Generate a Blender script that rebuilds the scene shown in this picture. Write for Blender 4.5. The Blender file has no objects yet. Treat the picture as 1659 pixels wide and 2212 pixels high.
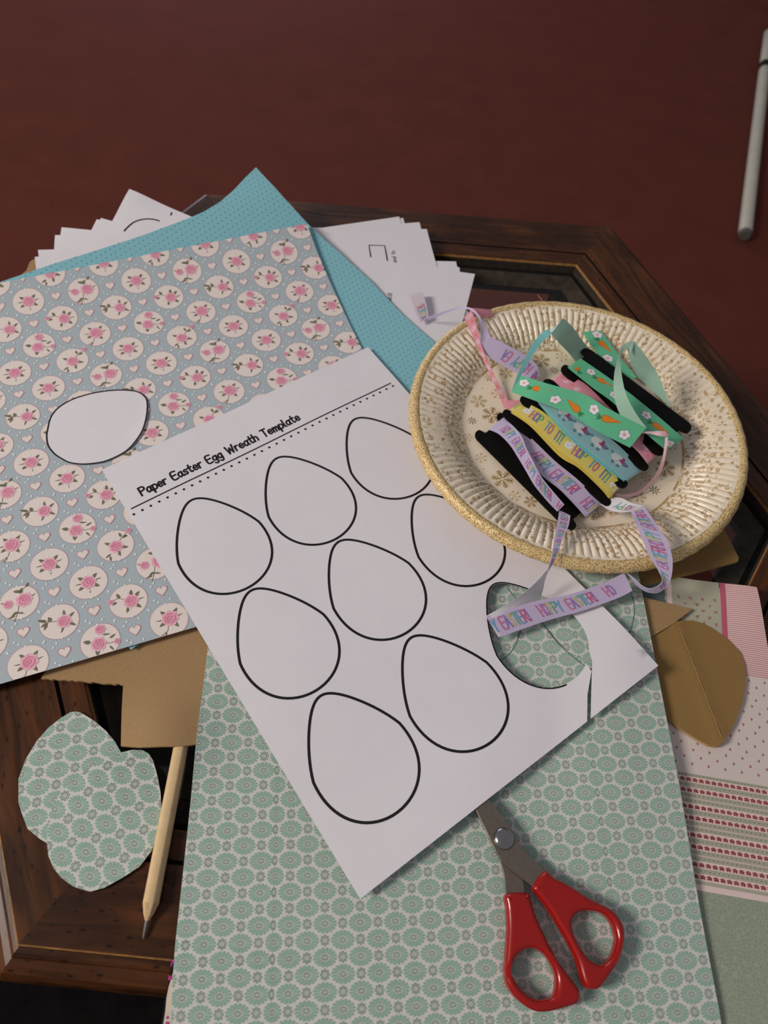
import bpy, math, random
import numpy as np
from mathutils import Vector, Matrix
from mathutils.geometry import delaunay_2d_cdt
random.seed(7)
SC = bpy.context.scene
COL = SC.collection
# ------------------------------------------------------------------ camera
W, H, F = 1659.0, 2212.0, 1540.0
RC = np.array([[0.99083002, 0.11443799, 0.0718319],
               [0.13511431, -0.83920495, -0.52676292],
               [0.0, 0.53163803, -0.84697167]])      # rows: right, down, forward
CZ = 0.38790542
cam = bpy.data.cameras.new('camera'); co = bpy.data.objects.new('camera', cam); COL.objects.link(co)
co.matrix_world = Matrix(((RC[0][0], -RC[1][0], -RC[2][0], 0), (RC[0][1], -RC[1][1], -RC[2][1], 0),
                          (RC[0][2], -RC[1][2], -RC[2][2], CZ), (0, 0, 0, 1)))
cam.sensor_fit = 'VERTICAL'; cam.sensor_height = 36.0; cam.lens = F / H * 36.0
cam.clip_start = 0.01
cam.dof.use_dof = True; cam.dof.focus_distance = 0.41; cam.dof.aperture_fstop = 9.5
SC.camera = co
# ------------------------------------------------------------------ light
SC.view_settings.view_transform = 'Standard'; SC.view_settings.look = 'None'
SC.view_settings.gamma = 1; SC.view_settings.use_curve_mapping = False
SC.view_settings.exposure = 0.0
wd = bpy.data.worlds.new('room_light'); SC.world = wd; wd.use_nodes = True
wd.node_tree.nodes['Background'].inputs[0].default_value = (0.95, 0.93, 1.0, 1)
wd.node_tree.nodes['Background'].inputs[1].default_value = 0.21
def area(name, loc, target, sx, sy, power, col):
    l = bpy.data.lights.new(name, 'AREA'); l.shape = 'RECTANGLE'; l.size = sx; l.size_y = sy
    l.energy = power; l.color = col
    o = bpy.data.objects.new(name, l); COL.objects.link(o); o.location = loc
    o.rotation_euler = (Vector(target) - Vector(loc)).to_track_quat('-Z', 'Y').to_euler()
    return o
area('window_daylight', (-1.75, -0.35, 1.35), (0.05, 0.25, 0), 0.5, 0.6, 34, (1.0, 0.91, 0.82))
area('far_window', (-0.9, 3.0, 0.30), (0.0, 0.5, 0), 1.3, 0.9, 16.0, (0.72, 0.8, 1.0))

# ------------------------------------------------------------------ geometry helpers
def U(px, py, z=0.0):
    d = RC.T @ np.array([(px - W / 2) / F, (py - H / 2) / F, 1.0])
    t = (z - CZ) / d[2]
    return np.array([t * d[0], t * d[1], z])
def UF(px, py, fn):
    z = 0.0
    for _ in range(40):
        p = U(px, py, z); z = .5 * z + .5 * fn(p[0], p[1])
    return U(px, py, z)[:2]
def lin(c):
    return tuple(((v / 255) / 12.92 if v / 255 <= .04045 else ((v / 255 + .055) / 1.055) ** 2.4) for v in c)
def S(t):
    t = max(0., min(1., t)); return t * t * (3 - 2 * t)
def G(x, y, cx, cy, s):
    return math.exp(-((x - cx) ** 2 + (y - cy) ** 2) / (2 * s * s))
def smooth(pts, n=6, closed=False):
    P = [np.array(p, float) for p in pts]
    if len(P) < 3: return P
    out = []; m = len(P)
    rng = range(m) if closed else range(m - 1)
    for i in rng:
        if closed: a, b, c, d = P[(i - 1) % m], P[i], P[(i + 1) % m], P[(i + 2) % m]
        else: a, b, c, d = P[max(i - 1, 0)], P[i], P[i + 1], P[min(i + 2, m - 1)]
        for k in range(n):
            t = k / n
            out.append(.5 * ((2 * b) + (c - a) * t + (2 * a - 5 * b + 4 * c - d) * t * t + (-a + 3 * b - 3 * c + d) * t ** 3))
    if not closed: out.append(P[-1])
    return out
def inside(poly, x, y):
    c = False; j = len(poly) - 1
    for i in range(len(poly)):
        xi, yi = poly[i][0], poly[i][1]; xj, yj = poly[j][0], poly[j][1]
        if (yi > y) != (yj > y) and x < (xj - xi) * (y - yi) / (yj - yi) + xi: c = not c
        j = i
    return c
def ccw(poly):
    a = 0
    for i in range(len(poly)):
        p, q = poly[i - 1], poly[i]; a += p[0] * q[1] - q[0] * p[1]
    return [tuple(p) for p in poly] if a > 0 else [tuple(p) for p in poly][::-1]
def clip(poly, cl):
    out = [tuple(p) for p in poly]
    for i in range(len(cl)):
        a, b = cl[i - 1], cl[i]; ex, ey = b[0] - a[0], b[1] - a[1]
        side = lambda p: ex * (p[1] - a[1]) - ey * (p[0] - a[0])
        inp = out; out = []
        if not inp: return []
        ds = [side(p) for p in inp]
        for k in range(len(inp)):
            p, q = inp[k - 1], inp[k]; dp, dq = ds[k - 1], ds[k]
            if dq >= 0:
                if dp < 0: t = dp / (dp - dq); out.append((p[0] + t * (q[0] - p[0]), p[1] + t * (q[1] - p[1])))
                out.append(q)
            elif dp >= 0:
                t = dp / (dp - dq); out.append((p[0] + t * (q[0] - p[0]), p[1] + t * (q[1] - p[1])))
    return out if len(out) >= 3 else []
def hull(pts):
    pts = sorted(set((round(p[0], 7), round(p[1], 7)) for p in pts))
    def half(ps):
        h = []
        for p in ps:
            while len(h) > 1 and (h[-1][0] - h[-2][0]) * (p[1] - h[-2][1]) - (h[-1][1] - h[-2][1]) * (p[0] - h[-2][0]) <= 0: h.pop()
            h.append(p)
        return h[:-1]
    return half(pts) + half(pts[::-1])

# ------------------------------------------------------------------ materials
MAT = {}
def mat(name, rgb, rough=.6, metal=0., spec=.3, noise=0., nscale=200., bump=0., bscale=900., trans=0., emit=None, coat=0.):
    if name in MAT: return MAT[name]
    m = bpy.data.materials.new(name); m.use_nodes = True; nt = m.node_tree; b = nt.nodes['Principled BSDF']
    c = lin(rgb)
    b.inputs['Base Color'].default_value = (*c, 1); b.inputs['Roughness'].default_value = rough
    b.inputs['Metallic'].default_value = metal; b.inputs['Specular IOR Level'].default_value = spec
    b.inputs['Transmission Weight'].default_value = trans; b.inputs['Coat Weight'].default_value = coat
    if noise or bump: tc = nt.nodes.new('ShaderNodeTexCoord')
    if noise:
        n = nt.nodes.new('ShaderNodeTexNoise'); n.inputs['Scale'].default_value = nscale; n.inputs['Detail'].default_value = 4
        nt.links.new(tc.outputs['Object'], n.inputs['Vector'])
        r = nt.nodes.new('ShaderNodeValToRGB'); r.color_ramp.elements[0].position = .3; r.color_ramp.elements[1].position = .7
        r.color_ramp.elements[0].color = (*[max(0, v * (1 - noise)) for v in c], 1)
        r.color_ramp.elements[1].color = (*[min(1, v * (1 + noise)) for v in c], 1)
        nt.links.new(n.outputs['Fac'], r.inputs[0]); nt.links.new(r.outputs[0], b.inputs['Base Color'])
    if bump:
        n2 = nt.nodes.new('ShaderNodeTexNoise'); n2.inputs['Scale'].default_value = bscale; n2.inputs['Detail'].default_value = 3
        nt.links.new(tc.outputs['Object'], n2.inputs['Vector'])
        bp = nt.nodes.new('ShaderNodeBump'); bp.inputs['Strength'].default_value = bump; bp.inputs['Distance'].default_value = .0004
        nt.links.new(n2.outputs['Fac'], bp.inputs['Height']); nt.links.new(bp.outputs[0], b.inputs['Normal'])
    MAT[name] = m; return m
WHITE = mat('white_paper', (236, 232, 238), .75, noise=.015, nscale=60, bump=.15, bscale=1500)
INK = mat('black_ink', (28, 24, 26), .6)
KRAFT = mat('kraft_card', (170, 138, 98), .85, noise=.12, nscale=1700, bump=.2, bscale=1200)
KRAFT2 = mat('kraft_card_dark', (150, 118, 70), .85, noise=.11, nscale=1700, bump=.2, bscale=1200)
KEDGE = mat('kraft_edge', (190, 155, 105), .9, noise=.2, nscale=2500)
BLACKCARD = mat('black_card', (14, 12, 11), .8, spec=.15, bump=.2)
RED = mat('red_plastic', (182, 16, 8), .25, spec=.5, trans=.25, coat=.3)
STEEL = mat('brushed_steel', (150, 138, 125), .38, metal=.9, noise=.08, nscale=500)
RIVET = mat('polished_rivet', (170, 168, 168), .2, metal=1.)
def pm(n, c, r=.7): return mat('print_' + n, c, r)
pm('wheel', (150, 186, 170)); pm('wheelline', (128, 158, 146)); pm('blue', (166, 184, 192)); pm('cream', (240, 228, 222))
pm('pink', (238, 170, 190)); pm('pinkd', (212, 116, 150)); pm('pinkl', (242, 192, 206)); pm('olive', (124, 120, 98)); pm('edge', (214, 150, 160)); pm('dot', (244, 248, 248))
pm('bluedot', (104, 160, 178)); pm('rust', (172, 104, 104)); pm('magenta', (190, 96, 116)); pm('stripe', (206, 148, 152)); pm('sage', (180, 178, 158))
pm('saged', (120, 122, 104)); pm('gold', (186, 146, 88), .4); pm('goldl', (208, 180, 132), .4); pm('slate', (96, 112, 116)); pm('dred', (164, 84, 82)); pm('sageflat', (158, 170, 152)); pm('splash', (196, 60, 150))
pm('stripew', (238, 214, 210)); pm('pencil', (90, 110, 110)); pm('gingham', (170, 84, 82))

# ------------------------------------------------------------------ object helpers
def link(o, parent=None, label=None, cat=None, group=None, kind=None):
    COL.objects.link(o)
    if parent: o.parent = parent
    if label: o['label'] = label
    if cat: o['category'] = cat
    if group: o['group'] = group
    if kind: o['kind'] = kind
    return o
def empty(name, loc, label, cat, group=None):
    o = bpy.data.objects.new(name, None); o.empty_display_size = .02; link(o, None, label, cat, group); o.location = loc; return o
class MB:
    def __init__(s): s.v = []; s.f = []; s.m = []; s.mats = []; s.sm = []
    def slot(s, m):
        if isinstance(m, str): m = MAT['print_' + m]
        if m not in s.mats: s.mats.append(m)
        return s.mats.index(m)
    def face(s, pts, m, smf=False):
        i0 = len(s.v); s.v.extend([tuple(map(float, p)) for p in pts]); s.f.append(tuple(range(i0, i0 + len(pts)))); s.m.append(s.slot(m)); s.sm.append(smf)
    def add(s, verts, faces, m, smf=False):
        i0 = len(s.v); s.v.extend([tuple(map(float, p)) for p in verts]); k = s.slot(m)
        for f in faces: s.f.append(tuple(i + i0 for i in f)); s.m.append(k); s.sm.append(smf)
    def grid(s, rows, m, closed_u=False, closed_v=False, smf=True):
        nr, nc = len(rows), len(rows[0]); V = [p for r in rows for p in r]; Fc = []
        for i in range(nr if closed_u else nr - 1):
            for j in range(nc if closed_v else nc - 1):
                a, b = i, (i + 1) % nr; c, d = j, (j + 1) % nc
                Fc.append((a * nc + c, a * nc + d, b * nc + d, b * nc + c))
        s.add(V, Fc, m, smf)
    def build(s, name, parent=None, origin=(0, 0, 0), **kw):
        me = bpy.data.meshes.new(name); og = origin
        pw = np.array(og, float)
        if parent is not None: pw = pw  # children keep coordinates relative to the parent's location
        vs = [(v[0] - pw[0], v[1] - pw[1], v[2] - pw[2]) for v in s.v]
        me.from_pydata(vs, [], s.f)
        for m in s.mats: me.materials.append(m)
        me.polygons.foreach_set('material_index', s.m); me.polygons.foreach_set('use_smooth', s.sm)
        me.update(); o = bpy.data.objects.new(name, me); link(o, parent, **kw)
        if parent is None: o.location = og
        return o
class Print:
    """flat print: polygons in world XY with a layer number, laid on a sheet"""
    def __init__(s): s.p = []
    def poly(s, pts, m, layer=0): s.p.append((layer, m, [(p[0], p[1]) for p in pts]))
    def strip(s, pts, w, m, layer=0, closed=False):
        P = [np.array(p[:2], float) for p in pts]; n = len(P); L = []; R = []
        for i in range(n):
            a = P[i - 1] if (i > 0 or closed) else P[i]; b = P[(i + 1) % n] if (i < n - 1 or closed) else P[i]
            d = b - a; l = np.hypot(*d) or 1; q = np.array([-d[1], d[0]]) / l * w / 2
            L.append(P[i] + q); R.append(P[i] - q)
        for i in range(n if closed else n - 1):
            j = (i + 1) % n; s.poly([R[i], R[j], L[j], L[i]], m, layer)
    def disc(s, c, ex, ey, m, layer=0, n=20, rings=1):
        ex = np.array(ex); ey = np.array(ey); c = np.array(c); R = []
        for k in range(1, rings + 1):
            R.append([c + (ex * math.cos(2 * math.pi * i / n) + ey * math.sin(2 * math.pi * i / n)) * k / rings for i in range(n)])
        s.poly(R[0], m, layer)
        for k in range(1, rings):
            for i in range(n): s.poly([R[k - 1][i], R[k][i], R[k][(i + 1) % n], R[k - 1][(i + 1) % n]], m, layer)
def sheet(name, poly, fn, top, th=.00012, bottom=None, edge=None, h=.007, prints=None, clipto=None, origin=None, parent=None, holes=None, org_parent=None, **kw):
    poly = ccw(poly); xs = [p[0] for p in poly]; ys = [p[1] for p in poly]
    # resample long edges
    P = []
    for i in range(len(poly)):
        a, b = poly[i], poly[(i + 1) % len(poly)]; d = math.hypot(b[0] - a[0], b[1] - a[1]); k = max(1, int(d / h))
        for j in range(k): P.append((a[0] + (b[0] - a[0]) * j / k, a[1] + (b[1] - a[1]) * j / k))
    pts = list(P); n = len(P)
    y = min(ys) + h / 2; r = 0
    while y < max(ys):
        x = min(xs) + h / 2 + (r % 2) * h / 2
        while x < max(xs):
            if inside(P, x, y) and min((x - q[0]) ** 2 + (y - q[1]) ** 2 for q in P) > (h * .35) ** 2: pts.append((x, y))
            x += h
        y += h * .87; r += 1
    vo, eo, fo, *_ = delaunay_2d_cdt([Vector(p) for p in pts], [], [list(range(n))], 1, 1e-7)
    mb = MB(); zt = [fn(v[0], v[1]) for v in vo]
    T = [(v[0], v[1], z + th) for v, z in zip(vo, zt)]; B = [(v[0], v[1], z) for v, z in zip(vo, zt)]
    tris = []
    for f in fo:
        a, b, c = [vo[i] for i in f[:3]]
        if (b[0] - a[0]) * (c[1] - a[1]) - (b[1] - a[1]) * (c[0] - a[0]) < 0: f = list(f)[::-1]
        tris.append(tuple(f))
    mb.add(T, tris, top, True); mb.add(B, [t[::-1] for t in tris], bottom or top, True)
    cnt = {}
    for t in tris:
        for i in range(len(t)): e = (t[i], t[(i + 1) % len(t)]); cnt[e] = 1
    nb = len(T)
    be = [e for e in cnt if (e[1], e[0]) not in cnt]
    mb.add(T + B, [(e[0], e[0] + nb, e[1] + nb, e[1]) for e in be], edge or bottom or top, False)
    if prints:
        ch = ccw(clipto) if clipto is not None else None
        for layer, m, pl in prints.p:
            if ch is not None:
                pl = clip(pl, ch)
                if not pl: continue
            pl = ccw(pl); off = th + .00011 + .00005 * layer
            mb.face([(p[0], p[1], fn(p[0], p[1]) + off) for p in pl], m)
    if org_parent is not None: return mb.build(name, parent, org_parent, **kw)
    cx, cy = sum(xs) / len(xs), sum(ys) / len(ys)
    return mb.build(name, parent, origin or (cx, cy, fn(cx, cy)), **kw)

# ------------------------------------------------------------------ stroke lettering
_P = [[(0, 0), (0, 1)], [(0, 1), (.35, 1), (.5, .87), (.5, .66), (.35, .54), (0, .5)]]
_ring = [(.25 + .25 * math.cos(a), .5 + .5 * math.sin(a)) for a in [i * math.pi / 6 for i in range(13)]]
_ringl = [(.22 + .2 * math.cos(a), .3 + .31 * math.sin(a)) for a in [i * math.pi / 6 for i in range(13)]]
GL = {'P': (.5, _P), 'a': (.45, [[(.42, .5), (.25, .62), (.05, .45), (.03, .2), (.15, 0), (.32, .08), (.42, .3)], [(.42, .6), (.42, .15), (.5, 0)]]),
 'p': (.42, [[(.03, .6), (.03, -.35)], [(.03, .45), (.2, .62), (.42, .5), (.42, .15), (.22, 0), (.03, .12)]]),
 'e': (.42, [[(.04, .3), (.4, .34), (.38, .52), (.22, .62), (.06, .45), (.04, .2), (.18, 0), (.42, .1)]]),
 'r': (.33, [[(.03, .6), (.03, 0)], [(.03, .35), (.15, .58), (.33, .6)]]),
 'E': (.46, [[(.48, 1), (0, .97), (0, .03), (.48, 0)], [(0, .52), (.4, .54)]]),
 's': (.38, [[(.38, .52), (.22, .62), (.06, .5), (.12, .36), (.32, .26), (.36, .1), (.2, 0), (.03, .08)]]),
 't': (.36, [[(.18, .95), (.16, .15), (.28, 0), (.38, .06)], [(0, .62), (.36, .64)]]),
 'g': (.42, [[(.4, .5), (.22, .62), (.04, .42), (.06, .15), (.22, .05), (.4, .25)], [(.42, .6), (.4, -.15), (.25, -.36), (.05, -.25)]]),
 'W': (.75, [[(0, 1), (.15, 0)], [(.15, 0), (.38, .7)], [(.38, .7), (.58, 0)], [(.58, 0), (.75, 1)]]),
 'T': (.52, [[(0, 1), (.54, 1)], [(.28, 1), (.27, 0)]]),
 'm': (.58, [[(.03, .6), (.03, 0)], [(.03, .4), (.18, .6), (.3, .45), (.3, 0)], [(.3, .4), (.45, .6), (.58, .45), (.58, 0)]]),
 'l': (.16, [[(.05, 1), (.05, .12), (.16, 0)]]), 'h': (.4, [[(.03, 1), (.03, 0)], [(.03, .38), (.22, .6), (.4, .45), (.4, 0)]]),
 'n': (.4, [[(.03, .6), (.03, 0)], [(.03, .38), (.22, .6), (.4, .45), (.4, 0)]]),
 'd': (.42, [[(.4, .5), (.22, .62), (.04, .42), (.06, .15), (.22, .0), (.4, .2)], [(.42, 1), (.42, 0)]]),
 'o': (.42, [_ringl]), 'c': (.38, [[(.38, .5), (.2, .62), (.04, .42), (.06, .15), (.2, 0), (.38, .1)]]),
 'i': (.1, [[(.05, .6), (.05, 0)], [(.05, .8), (.05, .88)]]), 'f': (.33, [[(.33, .95), (.18, .98), (.12, .8), (.12, 0)], [(0, .6), (.3, .6)]]),
 'y': (.42, [[(.03, .6), (.08, .2), (.22, .05), (.4, .2)], [(.42, .6), (.4, -.15), (.25, -.36), (.05, -.25)]]),
 'H': (.5, [[(0, 0), (0, 1)], [(.5, 0), (.5, 1)], [(0, .5), (.5, .5)]]), 'O': (.5, [_ring]),
 'Y': (.5, [[(0, 1), (.25, .5)], [(.5, 1), (.25, .5)], [(.25, .52), (.25, 0)]]), 'A': (.54, [[(0, 0), (.27, 1)], [(.27, 1), (.54, 0)], [(.1, .33), (.44, .33)]]),
 'S': (.47, [[(.46, .85), (.25, 1), (.04, .8), (.15, .58), (.4, .42), (.45, .18), (.22, 0), (.02, .14)]]),
 'R': (.5, _P + [[(.2, .52), (.5, 0)]]), '!': (.12, [[(.06, 1), (.06, .34)], [(.06, .1), (.06, 0)]]), 'I': (.1, [[(.05, 0), (.05, 1)]]),
 '~': (.5, [[(.25, 0), (.02, .4), (.1, .62), (.25, .48), (.4, .62), (.48, .4), (.25, 0)]]), ' ': (.35, [])}
def text_strips(txt, mp, h, w, gap=.2, cols=None, layer=1, sx=1.0):
    """mp(x,y)->2D point; returns list (layer, material, quad)"""
    x = 0; out = []; ci = 0
    for ch in txt:
        wd_, strokes = GL[ch]
        m = cols[ci % len(cols)] if cols else ('ink',)
        for st in strokes:
            Q = smooth(st, 4) if len(st) > 2 else [np.array(p, float) for p in st]
            Q = [np.array([x + q[0] * h * sx, q[1] * h]) for q in Q]
            for li, (mm, ww) in enumerate(m if isinstance(m[0], tuple) else [(m[0], w)]):
                n = len(Q); L = []; R = []
                for i in range(n):
                    a = Q[max(i - 1, 0)]; b = Q[min(i + 1, n - 1)]; d = b - a; l = np.hypot(*d) or 1
                    q = np.array([-d[1], d[0]]) / l * ww / 2; e = d / l * ww / 2 * (-1 if i == 0 else 1 if i == n - 1 else 0)
                    L.append(Q[i] + q + e); R.append(Q[i] - q + e)
                for i in range(n - 1): out.append((layer + li, mm, [mp(*p) for p in (R[i], R[i + 1], L[i + 1], L[i])]))
        x += (wd_ * sx + gap) * h
        if ch != ' ': ci += 1
    return out, x
MAT['print_ink'] = INK

# ------------------------------------------------------------------ pattern art
def wheel(pr, c, ex, ey, sx=1.):
    c = np.array(c); ex = np.array(ex) * sx; ey = np.array(ey)
    P = lambda r, a: c + ex * r * math.cos(a) + ey * r * math.sin(a)
    n = 16; st = 2 * math.pi / n
    for k in range(n):
        a = (k + .5) * st; w = st * .41
        pr.poly([P(.40, a - w * .8), P(.86, a - w), P(.97, a - w * .62), P(1., a), P(.97, a + w * .62), P(.86, a + w), P(.40, a + w * .8)], 'wheel', 0)
    small(pr, c, ex * .36, ey * .36)
def small(pr, c, ex, ey):
    c = np.array(c)
    for k in range(8):
        a = k * math.pi / 4; ux = ex * math.cos(a) + ey * math.sin(a); vx = ex * -math.sin(a) + ey * math.cos(a)
        o = [c + ux * .68 + ux * .30 * math.cos(t) + vx * .24 * math.sin(t) for t in [i * math.pi / 3 for i in range(6)]]
        q = [c + ux * .68 + ux * .17 * math.cos(t) + vx * .11 * math.sin(t) for t in [i * math.pi / 3 for i in range(6)]]
        for i in range(6): pr.poly([o[i], o[(i + 1) % 6], q[(i + 1) % 6], q[i]], 'wheelline', 0)
        pr.poly([c + ux * .12 - vx * .02, c + ux * .38 - vx * .02, c + ux * .38 + vx * .02, c + ux * .12 + vx * .02], 'wheelline', 0)
def leaf(pr, c, ex, ey, x, y, a, l, w, layer=2):
    ca, sa = math.cos(a), math.sin(a); q = []
    for s, t in ((0, 0), (.3, .5), (.65, .4), (1, 0), (.65, -.4), (.3, -.5)):
        lx, ly = x + s * l * ca - t * w * sa, y + s * l * sa + t * w * ca; q.append(c + ex * lx + ey * ly)
    pr.poly(q, 'olive', layer)
def rose(pr, c, ex, ey, x, y, r, rot=0.):
    P = lambda rr, a: c + ex * (x + rr * math.cos(a)) + ey * (y + rr * math.sin(a))
    pr.poly([P(r * (1 + .10 * math.cos(7 * t + rot)), t) for t in [i * 2 * math.pi / 28 for i in range(28)]], 'pinkl', 3)
    pr.poly([P(r * .82 * (1 + .12 * math.cos(6 * t + 1 + rot)), t) for t in [i * 2 * math.pi / 24 for i in range(24)]], 'pink', 4)
    for q, (rr, a0, a1) in enumerate(((.6, .3, 2.3), (.62, 2.8, 4.6), (.6, 5., 6.4))):
        pr.strip([P(r * rr, rot + a0 + (a1 - a0) * i / 5) for i in range(6)], r * .09 * np.hypot(*ex), 'pinkd', 5)
    pr.strip([P(r * (.08 + .36 * i / 12), rot + i * .75) for i in range(13)], r * .10 * np.hypot(*ex), 'pinkd', 5)
def stem(pr, c, ex, ey, pts): pr.strip([c + ex * p[0] + ey * p[1] for p in pts], .025 * np.hypot(*ex), 'olive', 2)
def bouquet(pr, c, ex, ey, kind, first=True):
    if first: ex = ex * 1.32; ey = ey * 1.32
    L = lambda *a: leaf(pr, c, ex, ey, *a)
    if kind == 0:
        for a in (.7, 2.4, 3.7, 5.6): L(.22 * math.cos(a), .22 * math.sin(a), a, .3, .16)
        for a in (0.1, 3.1, 4.7): L(.25 * math.cos(a), .25 * math.sin(a), a, .3, .05)
        rose(pr, c, ex, ey, 0, 0, .31)
    elif kind == 1:
        stem(pr, c, ex, ey, [(0, 0), (-.35, .25), (-.62, .2)]); L(-.3, .2, 1.9, .3, .14); L(-.45, .1, 3.6, .22, .12)
        for a in (.7, 1.4, 4.2, 5.4): L(.1 + .22 * math.cos(a), .22 * math.sin(a) - .05, a, .32, .15)
        L(.35, -.05, 0, .3, .05)
        rose(pr, c, ex, ey, .1, -.05, .3, 1.); rose(pr, c, ex, ey, -.68, .16, .12)
    elif kind == 2:
        stem(pr, c, ex, ey, [(0, 0), (-.15, -.45), (-.45, -.6)]); L(-.2, -.5, 4.2, .18, .07); L(-.35, -.58, 5, .16, .06)
        for a in (.8, 2.2, 3.6, 5.2): L(.05 + .22 * math.cos(a), .05 + .22 * math.sin(a), a, .32, .15)
        L(.3, .05, .2, .3, .05); L(-.2, .05, 3.0, .35, .05)
        rose(pr, c, ex, ey, .05, .05, .34, 2.)
    elif kind == 3: bouquet(pr, c, ex, ey, 0, False)
    elif kind == 4:
        stem(pr, c, ex, ey, [(.0, -.05), (-.1, -.45), (-.28, -.8)]); L(-.1, -.4, 3.6, .28, .12); L(-.2, -.55, 3.3, .3, .1); L(-.12, -.45, 5.9, .3, .08)
        stem(pr, c, ex, ey, [(.1, .1), (.15, .5), (.4, .7)]); L(.15, .45, 2.8, .35, .16); L(.1, .35, 1.3, .3, .14); L(.35, .6, 1.1, .22, .12)
        L(.4, .1, .3, .3, .05); L(-.5, .1, 2.8, .2, .1)
        rose(pr, c, ex, ey, .2, .05, .32, .5); rose(pr, c, ex, ey, -.42, .03, .2, 1.)
    elif kind == 5:
        stem(pr, c, ex, ey, [(.1, 0), (-.35, .1), (-.75, .3)])
        L(-.3, .1, 1.9, .25, .17); L(-.45, .15, 2.7, .4, .14); L(-.4, .1, 3.5, .35, .14); L(-.45, .05, 4.1, .3, .12)
        for a in (.6, 1.5, 4.3, 5.6): L(.2 + .2 * math.cos(a), -.05 + .2 * math.sin(a), a, .32, .12)
        rose(pr, c, ex, ey, .18, -.05, .29, 2.)
    elif kind == 6:
        stem(pr, c, ex, ey, [(-.1, 0), (.3, -.2), (.6, -.2)]); L(.1, .25, -.2, .35, .08); L(-.35, .05, 2.7, .32, .18); L(-.15, -.3, 4.5, .28, .18); L(.3, -.3, 5.2, .3, .08); L(.35, 0, .4, .3, .1)
        rose(pr, c, ex, ey, -.08, -.1, .3); rose(pr, c, ex, ey, .08, .5, .22, 1.); rose(pr, c, ex, ey, .62, -.22, .13)
    else:
        stem(pr, c, ex, ey, [(0, 0), (.3, .3), (.62, .52)]); L(.3, .3, .2, .28, .12); L(.3, .35, 1.8, .25, .12); L(.4, .4, -.6, .2, .08)
        for a in (2.5, 4.9, 5.9): L(.0 + .22 * math.cos(a), -.05 + .22 * math.sin(a), a, .32, .14)
        L(-.25, -.35, 3.6, .3, .1); L(-.3, -.45, 4.6, .25, .1)
        rose(pr, c, ex, ey, 0, -.05, .3, .7); rose(pr, c, ex, ey, .66, .56, .13)
def heart(pr, c, ex, ey, s):
    H_ = [(0, -.9), (-.55, -.35), (-.95, .15), (-.9, .62), (-.5, .85), (-.15, .7), (0, .38), (.15, .7), (.5, .85), (.9, .62), (.95, .15), (.55, -.35)]
    for k, (m, q) in enumerate((('edge', 1.0), ('cream', .84))):
        hp = [c + ex * p[0] * s * q + ey * p[1] * s * q for p in H_]
        pr.poly(hp[0:7], m, k + 1); pr.poly([hp[0]] + hp[6:], m, k + 1)
# ------------------------------------------------------------------ setting: carpet
ZF = -0.45; ZT = -0.008
CARPET = mat('maroon_carpet', (101, 53, 44), .95, spec=.05, noise=.07, nscale=14, bump=1., bscale=500)
_nt = CARPET.node_tree; _b = _nt.nodes['Principled BSDF']
_r = [n for n in _nt.nodes if n.type == 'VALTORGB'][0]; _tc = [n for n in _nt.nodes if n.type == 'TEX_COORD'][0]
_n = _nt.nodes.new('ShaderNodeTexNoise'); _n.inputs['Scale'].default_value = 420; _n.inputs['Detail'].default_value = 2
_nt.links.new(_tc.outputs['Object'], _n.inputs['Vector'])
_mx = _nt.nodes.new('ShaderNodeMix'); _mx.data_type = 'RGBA'; _mx.blend_type = 'MULTIPLY'; _mx.inputs[0].default_value = 1
_cr = _nt.nodes.new('ShaderNodeValToRGB'); _cr.color_ramp.elements[0].position = .35; _cr.color_ramp.elements[1].position = .65
_cr.color_ramp.elements[0].color = (.72, .72, .72, 1); _cr.color_ramp.elements[1].color = (1.2, 1.2, 1.2, 1)
_nt.links.new(_n.outputs['Fac'], _cr.inputs[0]); _nt.links.new(_r.outputs[0], _mx.inputs[6]); _nt.links.new(_cr.outputs[0], _mx.inputs[7])
_nt.links.new(_mx.outputs[2], _b.inputs['Base Color'])
mb = MB(); mb.face([(-4, -3, ZF), (4, -3, ZF), (4, 6, ZF), (-4, 6, ZF)], CARPET); mb.build('floor', kind='structure')
PLASTER = mat('wall_plaster', (150, 128, 112), .9, noise=.03, nscale=30)
mb = MB(); mb.face([(-4, 6, ZF), (4, 6, ZF), (4, 6, 2), (-4, 6, 2)], PLASTER); mb.build('wall_far', kind='structure')

# ------------------------------------------------------------------ table
WOOD = bpy.data.materials.new('dark_wood'); WOOD.use_nodes = True
nt = WOOD.node_tree; b = nt.nodes['Principled BSDF']; N = nt.nodes.new; LK = nt.links.new
tc = N('ShaderNodeTexCoord'); mp_ = N('ShaderNodeMapping'); mp_.inputs['Scale'].default_value = (9, 70, 40)
LK(tc.outputs['Object'], mp_.inputs[0])
n1 = N('ShaderNodeTexNoise'); n1.inputs['Scale'].default_value = 1.6; n1.inputs['Detail'].default_value = 8; n1.inputs['Distortion'].default_value = 1.2
LK(mp_.outputs[0], n1.inputs['Vector'])
r1 = N('ShaderNodeValToRGB'); r1.color_ramp.elements[0].position = .33; r1.color_ramp.elements[1].position = .72
r1.color_ramp.elements[0].color = (*lin((54, 32, 17)), 1); r1.color_ramp.elements[1].color = (*lin((104, 62, 32)), 1); LK(n1.outputs['Fac'], r1.inputs[0])
n2 = N('ShaderNodeTexNoise'); n2.inputs['Scale'].default_value = 14; n2.inputs['Detail'].default_value = 3; LK(tc.outputs['Object'], n2.inputs['Vector'])
r2 = N('ShaderNodeValToRGB'); r2.color_ramp.elements[0].position = .35; r2.color_ramp.elements[1].position = .7
r2.color_ramp.elements[0].color = (.55, .5, .48, 1); r2.color_ramp.elements[1].color = (1.15, 1.1, 1.0, 1); LK(n2.outputs['Fac'], r2.inputs[0])
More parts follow.
